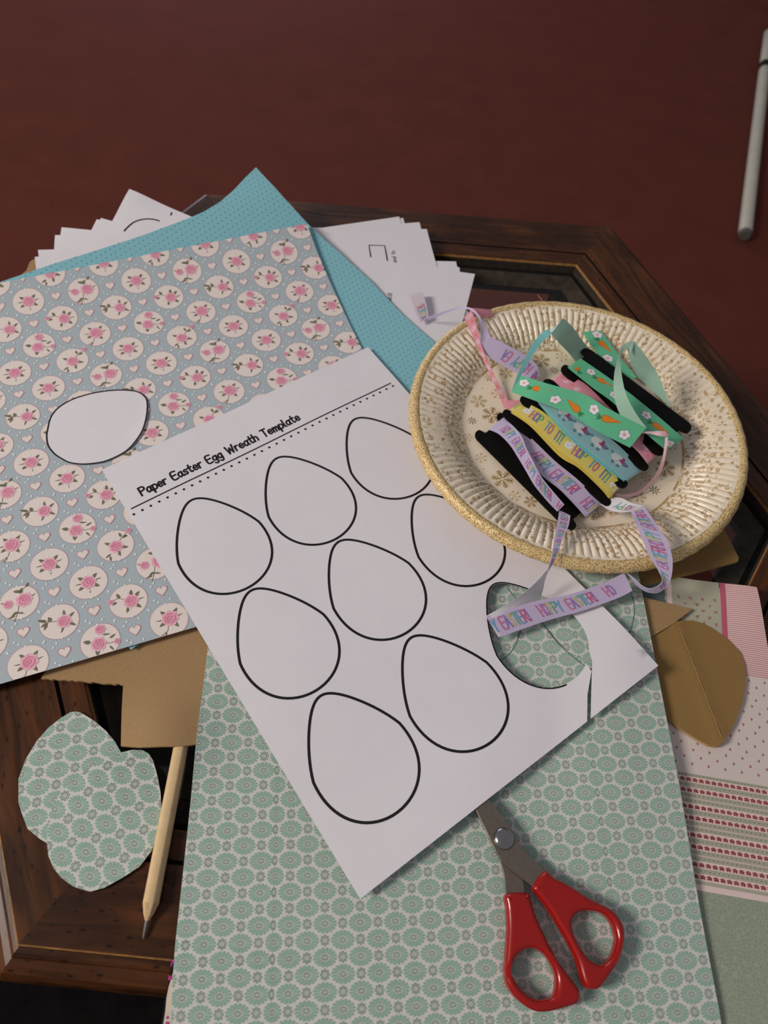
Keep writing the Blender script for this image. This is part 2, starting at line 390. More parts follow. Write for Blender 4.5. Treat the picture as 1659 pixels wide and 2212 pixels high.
mp2 = N('ShaderNodeMapping'); mp2.inputs['Scale'].default_value = (1, 2.4, 1); mp2.inputs['Rotation'].default_value = (0, 0, .5); LK(tc.outputs['Object'], mp2.inputs[0])
v1 = N('ShaderNodeTexVoronoi'); v1.inputs['Scale'].default_value = 110; LK(mp2.outputs[0], v1.inputs['Vector'])
r3 = N('ShaderNodeValToRGB'); r3.color_ramp.elements[0].position = .10; r3.color_ramp.elements[1].position = .24
r3.color_ramp.elements[0].color = (.12, .1, .1, 1); r3.color_ramp.elements[1].color = (1, 1, 1, 1); LK(v1.outputs['Distance'], r3.inputs[0])
m1 = N('ShaderNodeMix'); m1.data_type = 'RGBA'; m1.blend_type = 'MULTIPLY'; m1.inputs[0].default_value = 1; LK(r1.outputs[0], m1.inputs[6]); LK(r2.outputs[0], m1.inputs[7])
m2 = N('ShaderNodeMix'); m2.data_type = 'RGBA'; m2.blend_type = 'MULTIPLY'; m2.inputs[0].default_value = .8; LK(m1.outputs[2], m2.inputs[6]); LK(r3.outputs[0], m2.inputs[7])
LK(m2.outputs[2], b.inputs['Base Color']); b.inputs['Roughness'].default_value = .36; b.inputs['Specular IOR Level'].default_value = .24
bp = N('ShaderNodeBump'); bp.inputs['Strength'].default_value = .35; bp.inputs['Distance'].default_value = .0006; LK(n1.outputs['Fac'], bp.inputs['Height']); LK(bp.outputs[0], b.inputs['Normal'])
WOODD = mat('dusty_rebate', (58, 50, 42), .8, noise=.45, nscale=120, bump=.4)
GROOVE = mat('dark_groove', (10, 8, 7), .9)
BEADL = mat('edge_highlight', (150, 108, 62), .45, noise=.35, nscale=300)  # lighter tone paints the thin highlight along lip and bead edges
GLASS = bpy.data.materials.new('table_glass'); GLASS.use_nodes = True; g = GLASS.node_tree; g.nodes.clear()
go = g.nodes.new('ShaderNodeOutputMaterial'); gm = g.nodes.new('ShaderNodeMixShader'); gt = g.nodes.new('ShaderNodeBsdfTransparent'); gg = g.nodes.new('ShaderNodeBsdfGlossy'); gf = g.nodes.new('ShaderNodeFresnel')
gt.inputs[0].default_value = (.80, .84, .82, 1); gg.inputs['Roughness'].default_value = .02; gf.inputs[0].default_value = 1.5
g.links.new(gf.outputs[0], gm.inputs[0]); g.links.new(gt.outputs[0], gm.inputs[1]); g.links.new(gg.outputs[0], gm.inputs[2]); g.links.new(gm.outputs[0], go.inputs[0])

P2 = lambda x, y, z=ZT: U(x, y, z)[:2]
def isect(a, b, c, d):
    a, b, c, d = map(np.array, (a, b, c, d)); r = b - a; s = d - c
    t = ((c - a)[0] * s[1] - (c - a)[1] * s[0]) / (r[0] * s[1] - r[1] * s[0]); return a + r * t
ul0, ul1 = P2(489, 383), P2(388, 458)       # upper-left outer bead line
dd = (ul1 - ul0) / np.linalg.norm(ul1 - ul0); nn_ = np.array([-dd[1], dd[0]]);
if nn_[0] < 0: nn_ = -nn_
ulp0, ulp1 = ul0 + nn_ * .058, ul1 + nn_ * .058
far0, far1 = P2(920, 545), P2(1245, 571); ur0, ur1 = far1, P2(1683, 1131); lr1 = P2(1615, 1269)
ne0, ne1 = P2(370, 1790), P2(420, 1792); ne1 = ne0 + np.array([1., .03]) * .2
ll0, ll1 = P2(187, 1475), P2(207, 1556)
lip = [isect(far0, far1, ulp0, ulp1), far1, ur1, isect(ur1, lr1, ne0, ne1), isect(ne0, ne1, ll0, ll1), isect(ll0, ll1, ulp0, ulp1)]
cen = sum(lip) / 6
TABLE = empty('coffee_table', (float(cen[0]), float(cen[1]), ZF), 'dark brown hexagonal wooden coffee table with glass inset under all the craft papers', 'table')
TO = (float(cen[0]), float(cen[1]), ZF)
def off_pt(i, d):
    a, b_, c = lip[i - 1], lip[i], lip[(i + 1) % 6]
    def ln(p, q):
        t = (q - p) / np.linalg.norm(q - p); n = np.array([-t[1], t[0]])
        if n @ (p - cen) < 0: n = -n
        return p + n * d, q + n * d
    return isect(*ln(a, b_), *ln(b_, c))
PROF = [(-.0002, -.034), (0, -.0025), (.0008, -.0006), (.0016, 0), (.0138, 0), (.0142, -.0018), (.0156, -.0018), (.0160, -.0002), (.054, 0), (.0548, 0.0), (.0556, -.0008), (.0560, -.0035),
        (.0585, -.0040), (.0598, -.0048), (.0606, -.0064), (.0640, -.0074), (.0668, -.0092), (.0690, -.0125), (.0705, -.018), (.069, -.024), (.066, -.027), (.064, -.045), (.045, -.045), (.04, -.034), (0, -.0338)]
for i in range(6):
    j = (i + 1) % 6
    mbd = MB(); A = [off_pt(i, p[0]) for p in PROF]; B = [off_pt(j, p[0]) for p in PROF]
    mid = (lip[i] + lip[j]) / 2; ang = math.atan2(*(lip[j] - lip[i])[::-1]); ca, sa = math.cos(-ang), math.sin(-ang)
    loc = lambda p, z: ((p[0] - mid[0]) * ca - (p[1] - mid[1]) * sa, (p[0] - mid[0]) * sa + (p[1] - mid[1]) * ca, z + ZT - ZF)
    for k in range(len(PROF) - 1):
        m = WOOD
        if k in (4, 5, 6): m = GROOVE
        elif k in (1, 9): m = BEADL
        elif k == 0: m = WOODD
        a0, a1, b0, b1 = loc(A[k], PROF[k][1]), loc(A[k + 1], PROF[k + 1][1]), loc(B[k], PROF[k][1]), loc(B[k + 1], PROF[k + 1][1])
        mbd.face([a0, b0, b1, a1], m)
    for E_ in (A, B):
        mbd.face([loc(E_[k], PROF[k][1]) for k in range(len(PROF))], WOOD)
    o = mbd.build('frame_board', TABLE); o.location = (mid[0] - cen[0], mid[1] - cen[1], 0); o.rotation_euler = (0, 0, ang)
    # glazing ledge below the lip
    mbl = MB(); q = [off_pt(i, d) for d in (-.0002, -.004, -.017)] ; r_ = [off_pt(j, d) for d in (-.0002, -.004, -.017)]
    zz = [-.010, -.010, -.016]
    for k in range(2): mbl.face([(q[k][0], q[k][1], ZT + zz[k]), (r_[k][0], r_[k][1], ZT + zz[k]), (r_[k + 1][0], r_[k + 1][1], ZT + zz[k + 1]), (q[k + 1][0], q[k + 1][1], ZT + zz[k + 1])], WOODD if k else GROOVE)
    mbl.face([(q[2][0], q[2][1], ZT - .016), (r_[2][0], r_[2][1], ZT - .016), (r_[2][0], r_[2][1], ZT - .020), (q[2][0], q[2][1], ZT - .020)], WOODD)
    mbl.face([(q[2][0], q[2][1], ZT - .020), (r_[2][0], r_[2][1], ZT - .020), (r_[0][0], r_[0][1], ZT - .024), (q[0][0], q[0][1], ZT - .024)], WOODD)
    mbl.build('glazing_ledge', TABLE, TO)
gl = [off_pt(i, -.016) for i in range(6)]; mbg = MB()
mbg.face([(p[0], p[1], ZT - .0155) for p in ccw(gl)], GLASS); mbg.build('glass_panel', TABLE, TO, label='clear glass panel set into the table frame')
for i in range(6):                                             # turned-in legs under each corner, and an apron
    p = off_pt(i, .03); mbx = MB(); rows = []
    for z, r in ((ZT - .045, .024), (ZT - .08, .024), (ZT - .09, .02), (-.2, .018), (ZF + .06, .013), (ZF + .05, .018), (ZF + .0, .015)):
        rows.append([(p[0] + r * math.cos(a), p[1] + r * math.sin(a), z) for a in [k * math.pi / 4 for k in range(8)]])
    mbx.grid(rows, WOOD, closed_v=True); mbx.build('leg', TABLE, TO)
    a, b2 = off_pt(i, .052), off_pt((i + 1) % 6, .052); mbx = MB(); t = (b2 - a) / np.linalg.norm(b2 - a); n = np.array([-t[1], t[0]]) * .009
    c4 = [a + n, b2 + n, b2 - n, a - n]
    for k in range(4): mbx.face([(*c4[k], ZT - .045), (*c4[(k + 1) % 4], ZT - .045), (*c4[(k + 1) % 4], ZT - .062), (*c4[k], ZT - .062)], WOOD)
    mbx.build('apron', TABLE, TO)

# made-up black block, added to darken the area below the near-left table side
DARKB = mat('black_filler', (17, 16, 16), .95, spec=.05, noise=.3, nscale=60, bump=.8, bscale=500)
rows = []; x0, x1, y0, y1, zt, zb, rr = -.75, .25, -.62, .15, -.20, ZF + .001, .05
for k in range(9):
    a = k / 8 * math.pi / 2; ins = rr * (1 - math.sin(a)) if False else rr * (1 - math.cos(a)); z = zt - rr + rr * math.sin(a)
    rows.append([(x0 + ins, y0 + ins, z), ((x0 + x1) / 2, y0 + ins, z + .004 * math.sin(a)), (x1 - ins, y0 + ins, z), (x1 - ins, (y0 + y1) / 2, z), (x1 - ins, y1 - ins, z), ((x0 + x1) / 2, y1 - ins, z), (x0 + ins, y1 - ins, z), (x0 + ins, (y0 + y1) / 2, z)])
mb = MB(); mb.grid([[(p[0], p[1], zb) for p in rows[0]]] + rows, DARKB, closed_v=True); mb.face(rows[-1], DARKB)
mb.build('dark_block', None, (-.25, -.23, ZF), label='made-up black block filling the dark area below the near left table edge', cat='dark_block')

# pale tube on the carpet, top right
TUBE = mat('pale_plastic', (196, 190, 172), .35, noise=.05, nscale=40); CAPG = mat('grey_cap', (96, 92, 86), .6); BAND = mat('black_band', (16, 15, 15), .4); GILT = mat('gilt_mark', (120, 104, 60), .5)
zc = ZF + .0128
p0, p1 = U(1609, 508, zc), U(1651.5, 150, zc); d = (p1 - p0); d /= np.linalg.norm(d); sd = np.array([-d[1], d[0], 0]); up = np.array([0, 0, 1.])
Lb = np.linalg.norm(U(1650, 152, zc) - p0)
T0 = empty('marker_pen', tuple(p0 * [1, 1, 0] + [0, 0, ZF]), 'long pale grey tube-like marker with a black band lying on the maroon carpet', 'pen'); TO0 = (p0[0], p0[1], ZF)
def tube(name, prof, m, parent, org, label=None):
    rows = [[p0 + d * s + (sd * math.cos(a) + up * math.sin(a)) * r for a in [k * math.pi / 12 for k in range(24)]] for s, r in prof]
    mbx = MB(); mbx.grid(rows, m, closed_v=True); mbx.face(rows[0], m); mbx.face(rows[-1][::-1], m); return mbx.build(name, parent, org, label=label)
tube('barrel', [(.006, .0122), (.010, .0126), (Lb - .001, .0126), (Lb, .0124)], TUBE, T0, TO0)
tube('end_cap', [(-.002, .0100), (.0, .0116), (.0065, .0123)], CAPG, T0, TO0, 'grey end cap')
tube('band', [(Lb, .0128), (Lb + .03, .0128)], BAND, T0, TO0, 'black band')
tube('cap', [(Lb + .03, .0115), (Lb + .05, .0125), (Lb + .2, .0115), (Lb + .21, .006)], TUBE, T0, TO0)
mb = MB()
for s in (.30, .325, .345): 
    rows = [[p0 + d * (s * Lb / .62 + q) + (-sd * math.cos(a) + up * math.sin(a)) * .0128 for a in (.15, .3, .45)] for q in (0, .012)]
    mb.grid(rows, GILT)
mb.build('printed_mark', T0, TO0)

# ------------------------------------------------------------------ height fields of the paper layers
nv = np.array([-.46, .888]) / np.linalg.norm([-.46, .888])
def curl(x, y, A):
    t = (nv[0] * x + nv[1] * y - .503) / .05
    return A * math.exp(.12 - math.log(1 + math.exp(min(60, (.12 - t) * 9))) / 9)
card_b = lambda x, y: .0062 * G(x, y, -.098, .086, .016)
f_stack = lambda x, y: -.0062 + curl(x, y, .018)
f_floral = lambda x, y: -.0016 + curl(x, y, .030)
f_blue = lambda x, y: -.0030 + curl(x, y, .0255) + .024 * G(x, y, -.165, .60, .045)
f_green = lambda x, y: -.0046 + card_b(x, y) * .9 + .0042 * S((x - .09) / .06) * S((y - .03) / .08) - .02 * S((.0 - y) / .06)
Lb_ = U(1048, 1738, 0)
f_tmpl = lambda x, y: max(.0004, 0) + curl(x, y, .030) * 1.02 + .0058 * S((x - .105) / .05) + .0026 * G(x, y, Lb_[0], Lb_[1], .03) + .0006 * math.sin(x * 40) * math.sin(y * 33 + 1)

# ------------------------------------------------------------------ big floral sheet
fl = {(0,0):(65,658),(1,0):(135,690),(2,0):(205,723),(3,0):(276,755),(4,0):(349,785),(1,-1):(181,631),(2,-1):(251,666),(3,-1):(322,700),(4,-1):(392,730),(2,-2):(294,608),(3,-2):(364,643),(4,-2):(435,676),(5,-2):(504,706),(6,-2):(575,736),(7,-2):(647,764),(3,-3):(404,586),(4,-3):(474,620),(5,-3):(542,653),(6,-3):(613,683),(4,-4):(511,565),(5,-4):(579,598),(6,-4):(648,629),(0,1):(19,715),(1,1):(84,746),(2,1):(154,779),(3,1):(228,810),(1,2):(32,802),(2,2):(103,836),(2,3):(46,895),(3,4):(66,996),(4,4):(146,1035),(4,5):(88,1105),(5,5):(171,1144),(5,6):(107,1220),(6,6):(192,1260),(6,5):(251,1182)}
I_ = np.array([(1,) + k for k in fl], float); Wd = np.array([UF(*v, f_floral) for v in fl.values()])
sol = np.linalg.lstsq(I_, Wd, rcond=None)[0]; o_, a_, b_ = sol
u_ = a_ - b_; v_ = a_ + b_; eu = u_ / np.linalg.norm(u_); ev = -v_ / np.linalg.norm(v_)
TR = UF(663, 484, f_floral); nrm = np.array([eu[1], -eu[0]])
BL = UF(0, 1478, f_floral); BR0 = UF(442, 1349, f_floral); TLl = UF(0, 612, f_floral); RM = UF(780, 751, f_floral)
topd = (TR - TLl) / np.linalg.norm(TR - TLl); botd = (BR0 - BL) / np.linalg.norm(BR0 - BL); rgd = (RM - TR) / np.linalg.norm(RM - TR)
BRc = isect(BL, BR0, TR, RM); FP = [TR, BRc, BRc - botd * .305, TR - topd * .305]
pr = Print(); c8 = ccw(FP); R_ = .0107
for i in range(-12, 16):
    for j in range(-12, 16):
        c = o_ + a_ * i + b_ * j
        if c[0] < -.42 or c[0] > .1 or c[1] < 0.02 or c[1] > .6: continue
        if not inside([p for p in hull([tuple(q + (q - sum(FP) / 4) * .12) for q in FP])], *c): continue
        pr.disc(c, eu * R_, ev * R_, 'cream', 0, 28, 4)
        for k in range(44):
            t = k * 2 * math.pi / 44; pr.disc(c + (eu * math.cos(t) + ev * math.sin(t)) * R_ * 1.015, eu * .00036, ev * .00036, 'edge', 1, 5)
        kk = (i + j) % 4; bouquet(pr, c, eu * R_, ev * R_, ([0, 1, 2, 3] if j % 2 == 0 else [4, 5, 6, 7])[kk])
        heart(pr, c + u_ / 2, eu, ev, .0038)
        for k in range(12):
            t = (k + .5) * math.pi / 6
            if abs(math.sin(t)) < .3: continue
            pr.disc(c + (eu * math.cos(t) + ev * math.sin(t)) * R_ * 1.24, eu * .00060, ev * .00060, 'dot', 3, 7)
        for s in (-1, 1):
            for q in ((.5, .23), (.36, .12), (.5, .36)): pr.disc(c + u_ * q[0] + v_ * s * q[1], eu * .00060, ev * .00060, 'dot', 3, 7)
BLUEG = mat('grey_blue_paper', (180, 193, 200), .75, noise=.03, nscale=900, bump=.2)
sheet('patterned_paper', FP, f_floral, BLUEG, th=.00025, bottom=WHITE, edge=WHITE, h=.007, prints=pr, clipto=FP, label='grey-blue craft sheet printed with pink roses in cream circles and small hearts', cat='paper')

# ------------------------------------------------------------------ teal dotted sheet under it
TEAL = mat('teal_paper', (140, 200, 212), .7, noise=.03, nscale=900, bump=.2)
bt = UF(553, 362, f_blue); bl_ = UF(-3, 611, f_blue); b2 = UF(945, 745, f_blue); brd = (b2 - bt) / np.linalg.norm(b2 - bt)
left = [UF(*q, f_blue) for q in [(0, 610), (110, 572), (200, 544), (300, 512), (400, 475), (440, 458), (475, 437), (505, 411), (530, 384)]]
right = [UF(*q, f_blue) for q in [(610, 424), (678, 497), (735, 547), (800, 606), (870, 680), (945, 745)]]
far_ = bt + brd * .302; lft = left[0] - (left[3] - left[0]) * .25
BP = [bt] + right + [far_, far_ + (left[0] - bt) * .55, left[0] + brd * .12, lft + brd * .02] + left
pr = Print(); cB = sum(np.array(p) for p in BP) / len(BP); dx = np.array([.0062, 0]); hullB = ccw(BP)
e1 = brd * .0041; e2 = np.array([-brd[1], brd[0]]) * .0041
for i in range(-60, 60):
    for j in range(-60, 60):
        c = cB + e1 * i * 1 + e2 * (j * 1 + (i % 2) * .5)
        if inside(BP, *c): pr.disc(c, e1 * .13, e2 * .16, 'bluedot', 0, 5)
sheet('dotted_paper', BP, f_blue, TEAL, th=.00025, bottom=WHITE, edge=WHITE, h=.007, prints=pr, label='teal blue craft sheet with tiny dots, far corner curling up', cat='paper')
bs = [UF(*q, lambda x, y: -.0026) for q in [(262, 1402), (300, 1385), (312, 1382), (283, 1405)]]
bs = [UF(283, 1404, lambda x, y: -.0030), UF(313, 1383, lambda x, y: -.0030), UF(300, 1340, lambda x, y: -.003), UF(262, 1380, lambda x, y: -.003)]
sheet('paper_scrap', bs, lambda x, y: -.0028, TEAL, label='small blue paper scrap peeking below the rose-patterned sheet', cat='paper', h=.02)

# ------------------------------------------------------------------ template sheet with a cut-out egg
BLw = U(778, 1942)[:2]; TXx = np.array([.7475, .6641]); TXy = np.array([-.6655, .7463])
TM = lambda x, y: BLw + TXx * x * .001 + TXy * y * .001
def eggpts(cx, cy, s=1., n=44, wob=0.):
    out = []
    for k in range(n):
        t = 2 * math.pi * k / n; c = math.cos(t); w = 1 - (.40 if c > 0 else .17) * c
        out.append((cx + 27.4 * s * math.sin(t) * w, cy + 36.2 * s * c))
    return out
TC = [UF(220, 1015, f_tmpl), UF(795, 750, f_tmpl), UF(1422, 1438, f_tmpl), UF(778, 1942, f_tmpl)]
holeE = [TM(*p) for p in eggpts(161.5, 57.5, .985, 48)]
sl0, sl1 = UF(1278, 1428, f_tmpl), UF(1276, 1558, f_tmpl)
# slit: walk round the egg from the slit and back
k0 = min(range(48), key=lambda k: np.linalg.norm(holeE[k] - sl0))
e_dir = (TC[2] - TC[3]) / np.linalg.norm(TC[2] - TC[3]); sA = UF(1271, 1562, f_tmpl); sB = UF(1279, 1556, f_tmpl)
sA = TC[3] + e_dir * ((sA - TC[3]) @ e_dir); sB = TC[3] + e_dir * ((sB - TC[3]) @ e_dir)
midA = UF(1269, 1500, f_tmpl); midB = UF(1277, 1500, f_tmpl); m2A = UF(1277.5, 1450, f_tmpl)
ring = [holeE[(k0 + i) % 48] for i in range(48)]
r_cw = ccw(ring)[::-1]
# rotate so that the ring starts at k0
r0 = min(range(48), key=lambda k: np.hypot(r_cw[k][0] - sl0[0], r_cw[k][1] - sl0[1])); r_cw = r_cw[r0:] + r_cw[:r0]
outer = ccw([TC[3], sA, midA, m2A, tuple(sl0 + np.array([-.0004, 0]))] )
poly = [tuple(TC[3]), tuple(sA), tuple(midA), tuple(m2A)] + [tuple(p) for p in r_cw[1:]] + [tuple(sl0 + np.array([.0003, .0])), tuple(midB), tuple(sB), tuple(TC[2]), tuple(TC[1]), tuple(TC[0])]
pr = Print()
for cx in (37.2, 99., 161.5):
    for cy in (208.8, 133.8, 57.5):
        E_ = [TM(*p) for p in eggpts(cx, cy, n=72)]
        if cx > 160 and cy < 60:
            E_ = [TM(*p) for p in eggpts(cx, cy, 1.0, n=72)]
            pr.strip(E_[38:] + E_[:14], .0009, INK, 0)
        else: pr.strip(E_, .0015, INK, 0, True)
pr.strip([TM(2.9 + 199.3 * k / 40, 259.2) for k in range(41)], .0009, INK, 0)
for k in range(36): pr.disc(TM(2.6 + k * 5.69, 254.6 + k * .045), TXx * .00085, TXy * .00085, INK, 0, 10)
st, _w = text_strips('Paper Easter Egg Wreath Template', lambda x, y: (0, 0), 6.3, 1.25, gap=.17)
sc_ = 117.5 / _w
st, _w = text_strips('Paper Easter Egg Wreath Template', lambda x, y: TM(12.8 + x * sc_, 264.6 + y), 6.3, 1.25, gap=.17, layer=0, cols=None)
for l_, m_, q_ in st: pr.poly(q_, m_, 0)
sheet('template_sheet', poly, f_tmpl, WHITE, th=.00015, h=.0065, prints=pr, origin=(.0, .2, 0), label='white template sheet with rows of egg outlines and one egg cut out', cat='paper')

# loose white cut egg
we = [(1035,335),(1205,345),(1280,385),(1310,440),(1305,560),(1270,690),(1200,800),(1110,890),(960,965),(840,992),(720,1000),(610,985),(540,950),(480,910),(430,850),(412,800),(408,740),(416,690),(440,590),(490,515),(560,460),(640,418),(720,390),(850,357)]
f_we = lambda x, y: f_floral(x, y) + .0008 + .004 * S((x + .175) / .03)
WP = [UF(x / 4.0975, 760 + y / 4.0975, f_we) for x, y in we]; WPs = smooth(WP, 3, True); cw = sum(WP) / len(WP)
pr = Print(); pr.strip([cw + (p - cw) * .985 for p in WPs], .0010, INK, 0, True)
sheet('cut_egg', WPs, f_we, WHITE, h=.006, prints=pr, label='white cut-out paper egg with black outline lying on the rose-patterned sheet', cat='paper cutout')

# ------------------------------------------------------------------ green sheet with wheels
GREENP = mat('cream_green_paper', (216, 216, 210), .75, noise=.02, nscale=900, bump=.2)
gi = {(0,0):(626,1927),(1,0):(703,1924),(.5,1):(664,1960),(1.5,1):(741,1958),(0,2):(624,1997),(1,2):(703,1994),(2.5,1):(819,1956),(-1.345,-1):(523,1896),(-2.345,-1):(446,1897),(-1.845,-2):(484,1862),(-1.345,-3):(527,1828),(-1.845,-4):(490,1794),(-1.345,-5):(529,1762),(-1.845,-6):(494,1730),(-1.345,-7):(533,1697),(-1.845,-8):(497,1666),(-2.345,-9):(462,1635),(-1.345,-9):(536,1635),(-1.845,-10):(501,1605),(-2.345,-11):(466,1575),(-1.345,-11):(539,1574),(-1.845,-12):(504,1545),(-2.345,-13):(470,1516),(8.5,-5):(1233,1746),(7.5,-5):(1161,1746),(9,-6):(1263,1713),(8,-6):(1192,1715),(8.5,-7):(1224,1683),(9,-16):(1226,1424),(9,-18):(1220,1371),(8.5,-15):(1197,1450),(10.28,-5):(1360,1742)}
Ag = []
for (x, y), (u, v) in gi.items():
    u2, v2 = (u - 800) / 500, (v - 1700) / 500; Ag.append([x, y, 1, 0, 0, 0, -u2 * x, -u2 * y, -u2]); Ag.append([0, 0, 0, x, y, 1, -v2 * x, -v2 * y, -v2])
Hg = np.linalg.svd(np.array(Ag, float))[2][-1].reshape(3, 3)
def gw(i, j):
    q = Hg @ np.array([i, j, 1.]); return UF(q[0] / q[2] * 500 + 800, q[1] / q[2] * 500 + 1700, f_green)
GP = [UF(*q, f_green) for q in [(450, 1385), (438, 1560), (425, 1750), (405, 1985), (388, 2120), (368, 2260), (1562, 2260), (1500, 1960), (1462, 1720), (1427, 1500), (1400, 1350), (1374, 1215)]]
GP = GP + [GP[-1] + np.array([-.006, .055]), GP[0] + np.array([-.004, .06])]
GPh = hull([tuple(p) for p in GP]); 
pr = Print()
def seamx(u):            # index along a row, with the tiling seams
    out = u
    if u < -.7: out = u + .155
    if u > 9.6: out = u - .2
    return out
cnt = 0
for j in range(-27, 12):
    for i2 in range(-12, 26):
        u = i2 / 2
        if (i2 + j) % 2: isw = False
        else: isw = True
        uu = seamx(u); sx = 1.
        if isw and (u == -.5 or u == 9.5): uu = -.42 if u < 0 else 9.4; sx = .72
        if not isw and u in (-.5, 9.5): uu = -.45 if u < 0 else 9.38; sx = .6
        c = gw(uu, j)
        if not (-.12 < c[0] < .21 and -.08 < c[1] < .32): continue
        ex = gw(uu + .5, j) - gw(uu - .5, j); ey = gw(uu, j - 1) - gw(uu, j + 1)
        if isw: wheel(pr, c, ex * .335, ey * .295, sx)
        else: small(pr, c, ex * .145 * sx, ey * .185)
for L_ in ([(1170, 1345), (1200, 1385), (1232, 1415), (1262, 1438), (1285, 1450)], [(1172, 1347), (1196, 1377), (1215, 1398)], [(1125, 1362), (1112, 1395), (1095, 1418), (1075, 1430)], [(1360, 1270), (1368, 1300), (1369, 1330), (1360, 1368)], [(1095, 1270), (1120, 1300), (1150, 1330), (1172, 1347)]):
    pr.strip(smooth([UF(*q, f_green) for q in L_], 5), .0004, 'pencil', 3)
sheet('patterned_paper', GPh, f_green, GREENP, th=.00025, bottom=WHITE, edge=WHITE, h=.005, prints=pr, clipto=GPh, label='large white craft sheet with green wheel flowers under the template and scissors', cat='paper')

# two cut eggs of the same paper at the left
def cut_egg(pts, fn, rot, anchor, lab, pitch=.0176, row=.0073):
    Pp = [UF(x, y, fn) for x, y in pts]; Ps = hull([tuple(p) for p in Pp]); a = rot; ex = np.array([math.cos(a), math.sin(a)]); ey = np.array([-ex[1], ex[0]]); c0 = UF(*anchor, fn)
    pr = Print()
    for j in range(-12, 13):
        for i2 in range(-10, 11):
            c = c0 + ex * pitch * i2 / 2 + ey * row * j
            if np.linalg.norm(c - sum(Pp) / len(Pp)) > .06: continue
            if (i2 + j) % 2 == 0: wheel(pr, c, ex * pitch * .335, ey * row * .59)
            else: small(pr, c, ex * .0026, ey * .0027)
    return sheet('cut_egg', Ps, fn, GREENP, th=.00025, bottom=WHITE, edge=WHITE, h=.008, prints=pr, clipto=Ps, label=lab, cat='paper cutout', group='green wheel-patterned cut eggs')
z2 = 2.659
back = [(x / z2, 1380 + y / z2) for x, y in [(405,422),(440,418),(465,424),(540,470),(610,530),(660,590),(700,660),(720,760),(600,950),(400,1180),(268,1172),(230,1150),(160,1092),(125,1000),(107,940),(107,805),(150,690),(210,590),(280,510),(350,455)]]
front = [(x / z2, 1380 + y / z2) for x, y in [(700,652),(760,638),(820,640),(855,660),(880,700),(905,790),(922,880),(926,960),(920,1060),(905,1130),(870,1220),(800,1310),(700,1375),(600,1430),(520,1452),(470,1440),(420,1422),(350,1370),(310,1320),(280,1250),(270,1170),(275,1050),(285,1000),(350,880),(450,790),(570,705),(620,680)]]
f_bk = lambda x, y: ZT + .0005 + .0008 * G(x, y, -.16, .08, .03); f_fr = lambda x, y: ZT + .0016 + .002 * G(x, y, -.125, .07, .02)
cut_egg(back, f_bk, .27, (447 / z2, 1380 + 497 / z2), 'green wheel-patterned paper egg lying partly under its twin on the table')
cut_egg(front, f_fr, -.40, (585 / z2, 1380 + 932 / z2), 'green wheel-patterned paper egg on top of its twin, beside the pencil')

# ------------------------------------------------------------------ cardboard pieces
def card(name, pts, fn, th, lab, m=KRAFT, raw=False, cat='cardboard', e=KEDGE, h=.008):
    return sheet(name, [UF(x, y, lambda a, b: fn(a, b) + th) for x, y in pts] if not raw else pts, fn, m, th=th, edge=e, h=h, label=lab, cat=cat)
f_card = lambda x, y: ZT + .0003 + card_b(x, y) * 1.15
torn = [(88, 1466)]
for k in range(1, 24): torn.append((88 + k * 7.6, 1466 + k * .55 + random.uniform(-1.6, 1.6)))
card('cardboard_offcut', torn + [(266, 1479), (263, 1530), (261, 1611), (300, 1614), (350, 1612), (400, 1611), (437, 1606), (520, 1600), (540, 1450), (500, 1370), (441, 1330), (300, 1345), (130, 1400)], f_card, .0022, 'kraft cardboard piece with a stepped corner resting on the end of the pencil')
card('cardboard_offcut', [(1375, 1268), (1440, 1254), (1500, 1238), (1560, 1222), (1594, 1213), (1596, 1205), (1575, 1163), (1545, 1110), (1500, 1040), (1300, 1120), (1310, 1280)], lambda x, y: ZT + .0003, .0022, 'dark kraft cardboard corner sticking out under the right rim of the plate', KRAFT2)
card('cardboard_offcut', [(1340, 1285), (1385, 1289), (1440, 1302), (1496, 1316), (1450, 1350), (1404, 1377), (1350, 1400)], lambda x, y: ZT + .0040, .0008, 'pointed kraft card triangle between the green sheet and the cardboard egg')
f_eg = lambda x, y: ZT + .0011
eggb = [(1407,1375),(1430,1356),(1453,1345),(1478,1340),(1500,1341),(1517,1346),(1536,1355),(1575,1382),(1600,1409),(1608,1433),(1612,1472),(1605,1514),(1587,1563),(1561,1604),(1548,1613),(1531,1610),(1502,1594),(1465,1570),(1431,1543),(1405,1510),(1392,1450),(1396,1400)]
EB = [UF(x, y, lambda a, b: f_eg(a, b) + .0027) for x, y in eggb]
lnA, lnB = U(1463, 1350, -.004)[:2], U(1560, 1603, -.004)[:2]; ld = (lnB - lnA) / np.linalg.norm(lnB - lnA); lnn = np.array([-ld[1], ld[0]])
f_eg2 = lambda x, y: ZT + .0012 + .0016 * math.exp(-abs((np.array([x, y]) - lnA) @ lnn) / .004)
prE = Print(); prE.strip([lnA + (lnB - lnA) * k / 30 for k in range(1, 30)], .0005, KEDGE, 0)
sheet('cardboard_egg', EB, f_eg2, KRAFT2, th=.0024, edge=KEDGE, h=.004, prints=prE, label='brown cardboard egg shape with a lengthwise crease on the patchwork paper', cat='cardboard')
card('cardboard_offcut', [(50, 590), (57, 584), (64, 566), (72, 560), (84, 560), (140, 600), (60, 640), (20, 615)], lambda x, y: f_stack(x, y) - .0015, .0015, 'kraft card corner poking out left of the white paper stack')

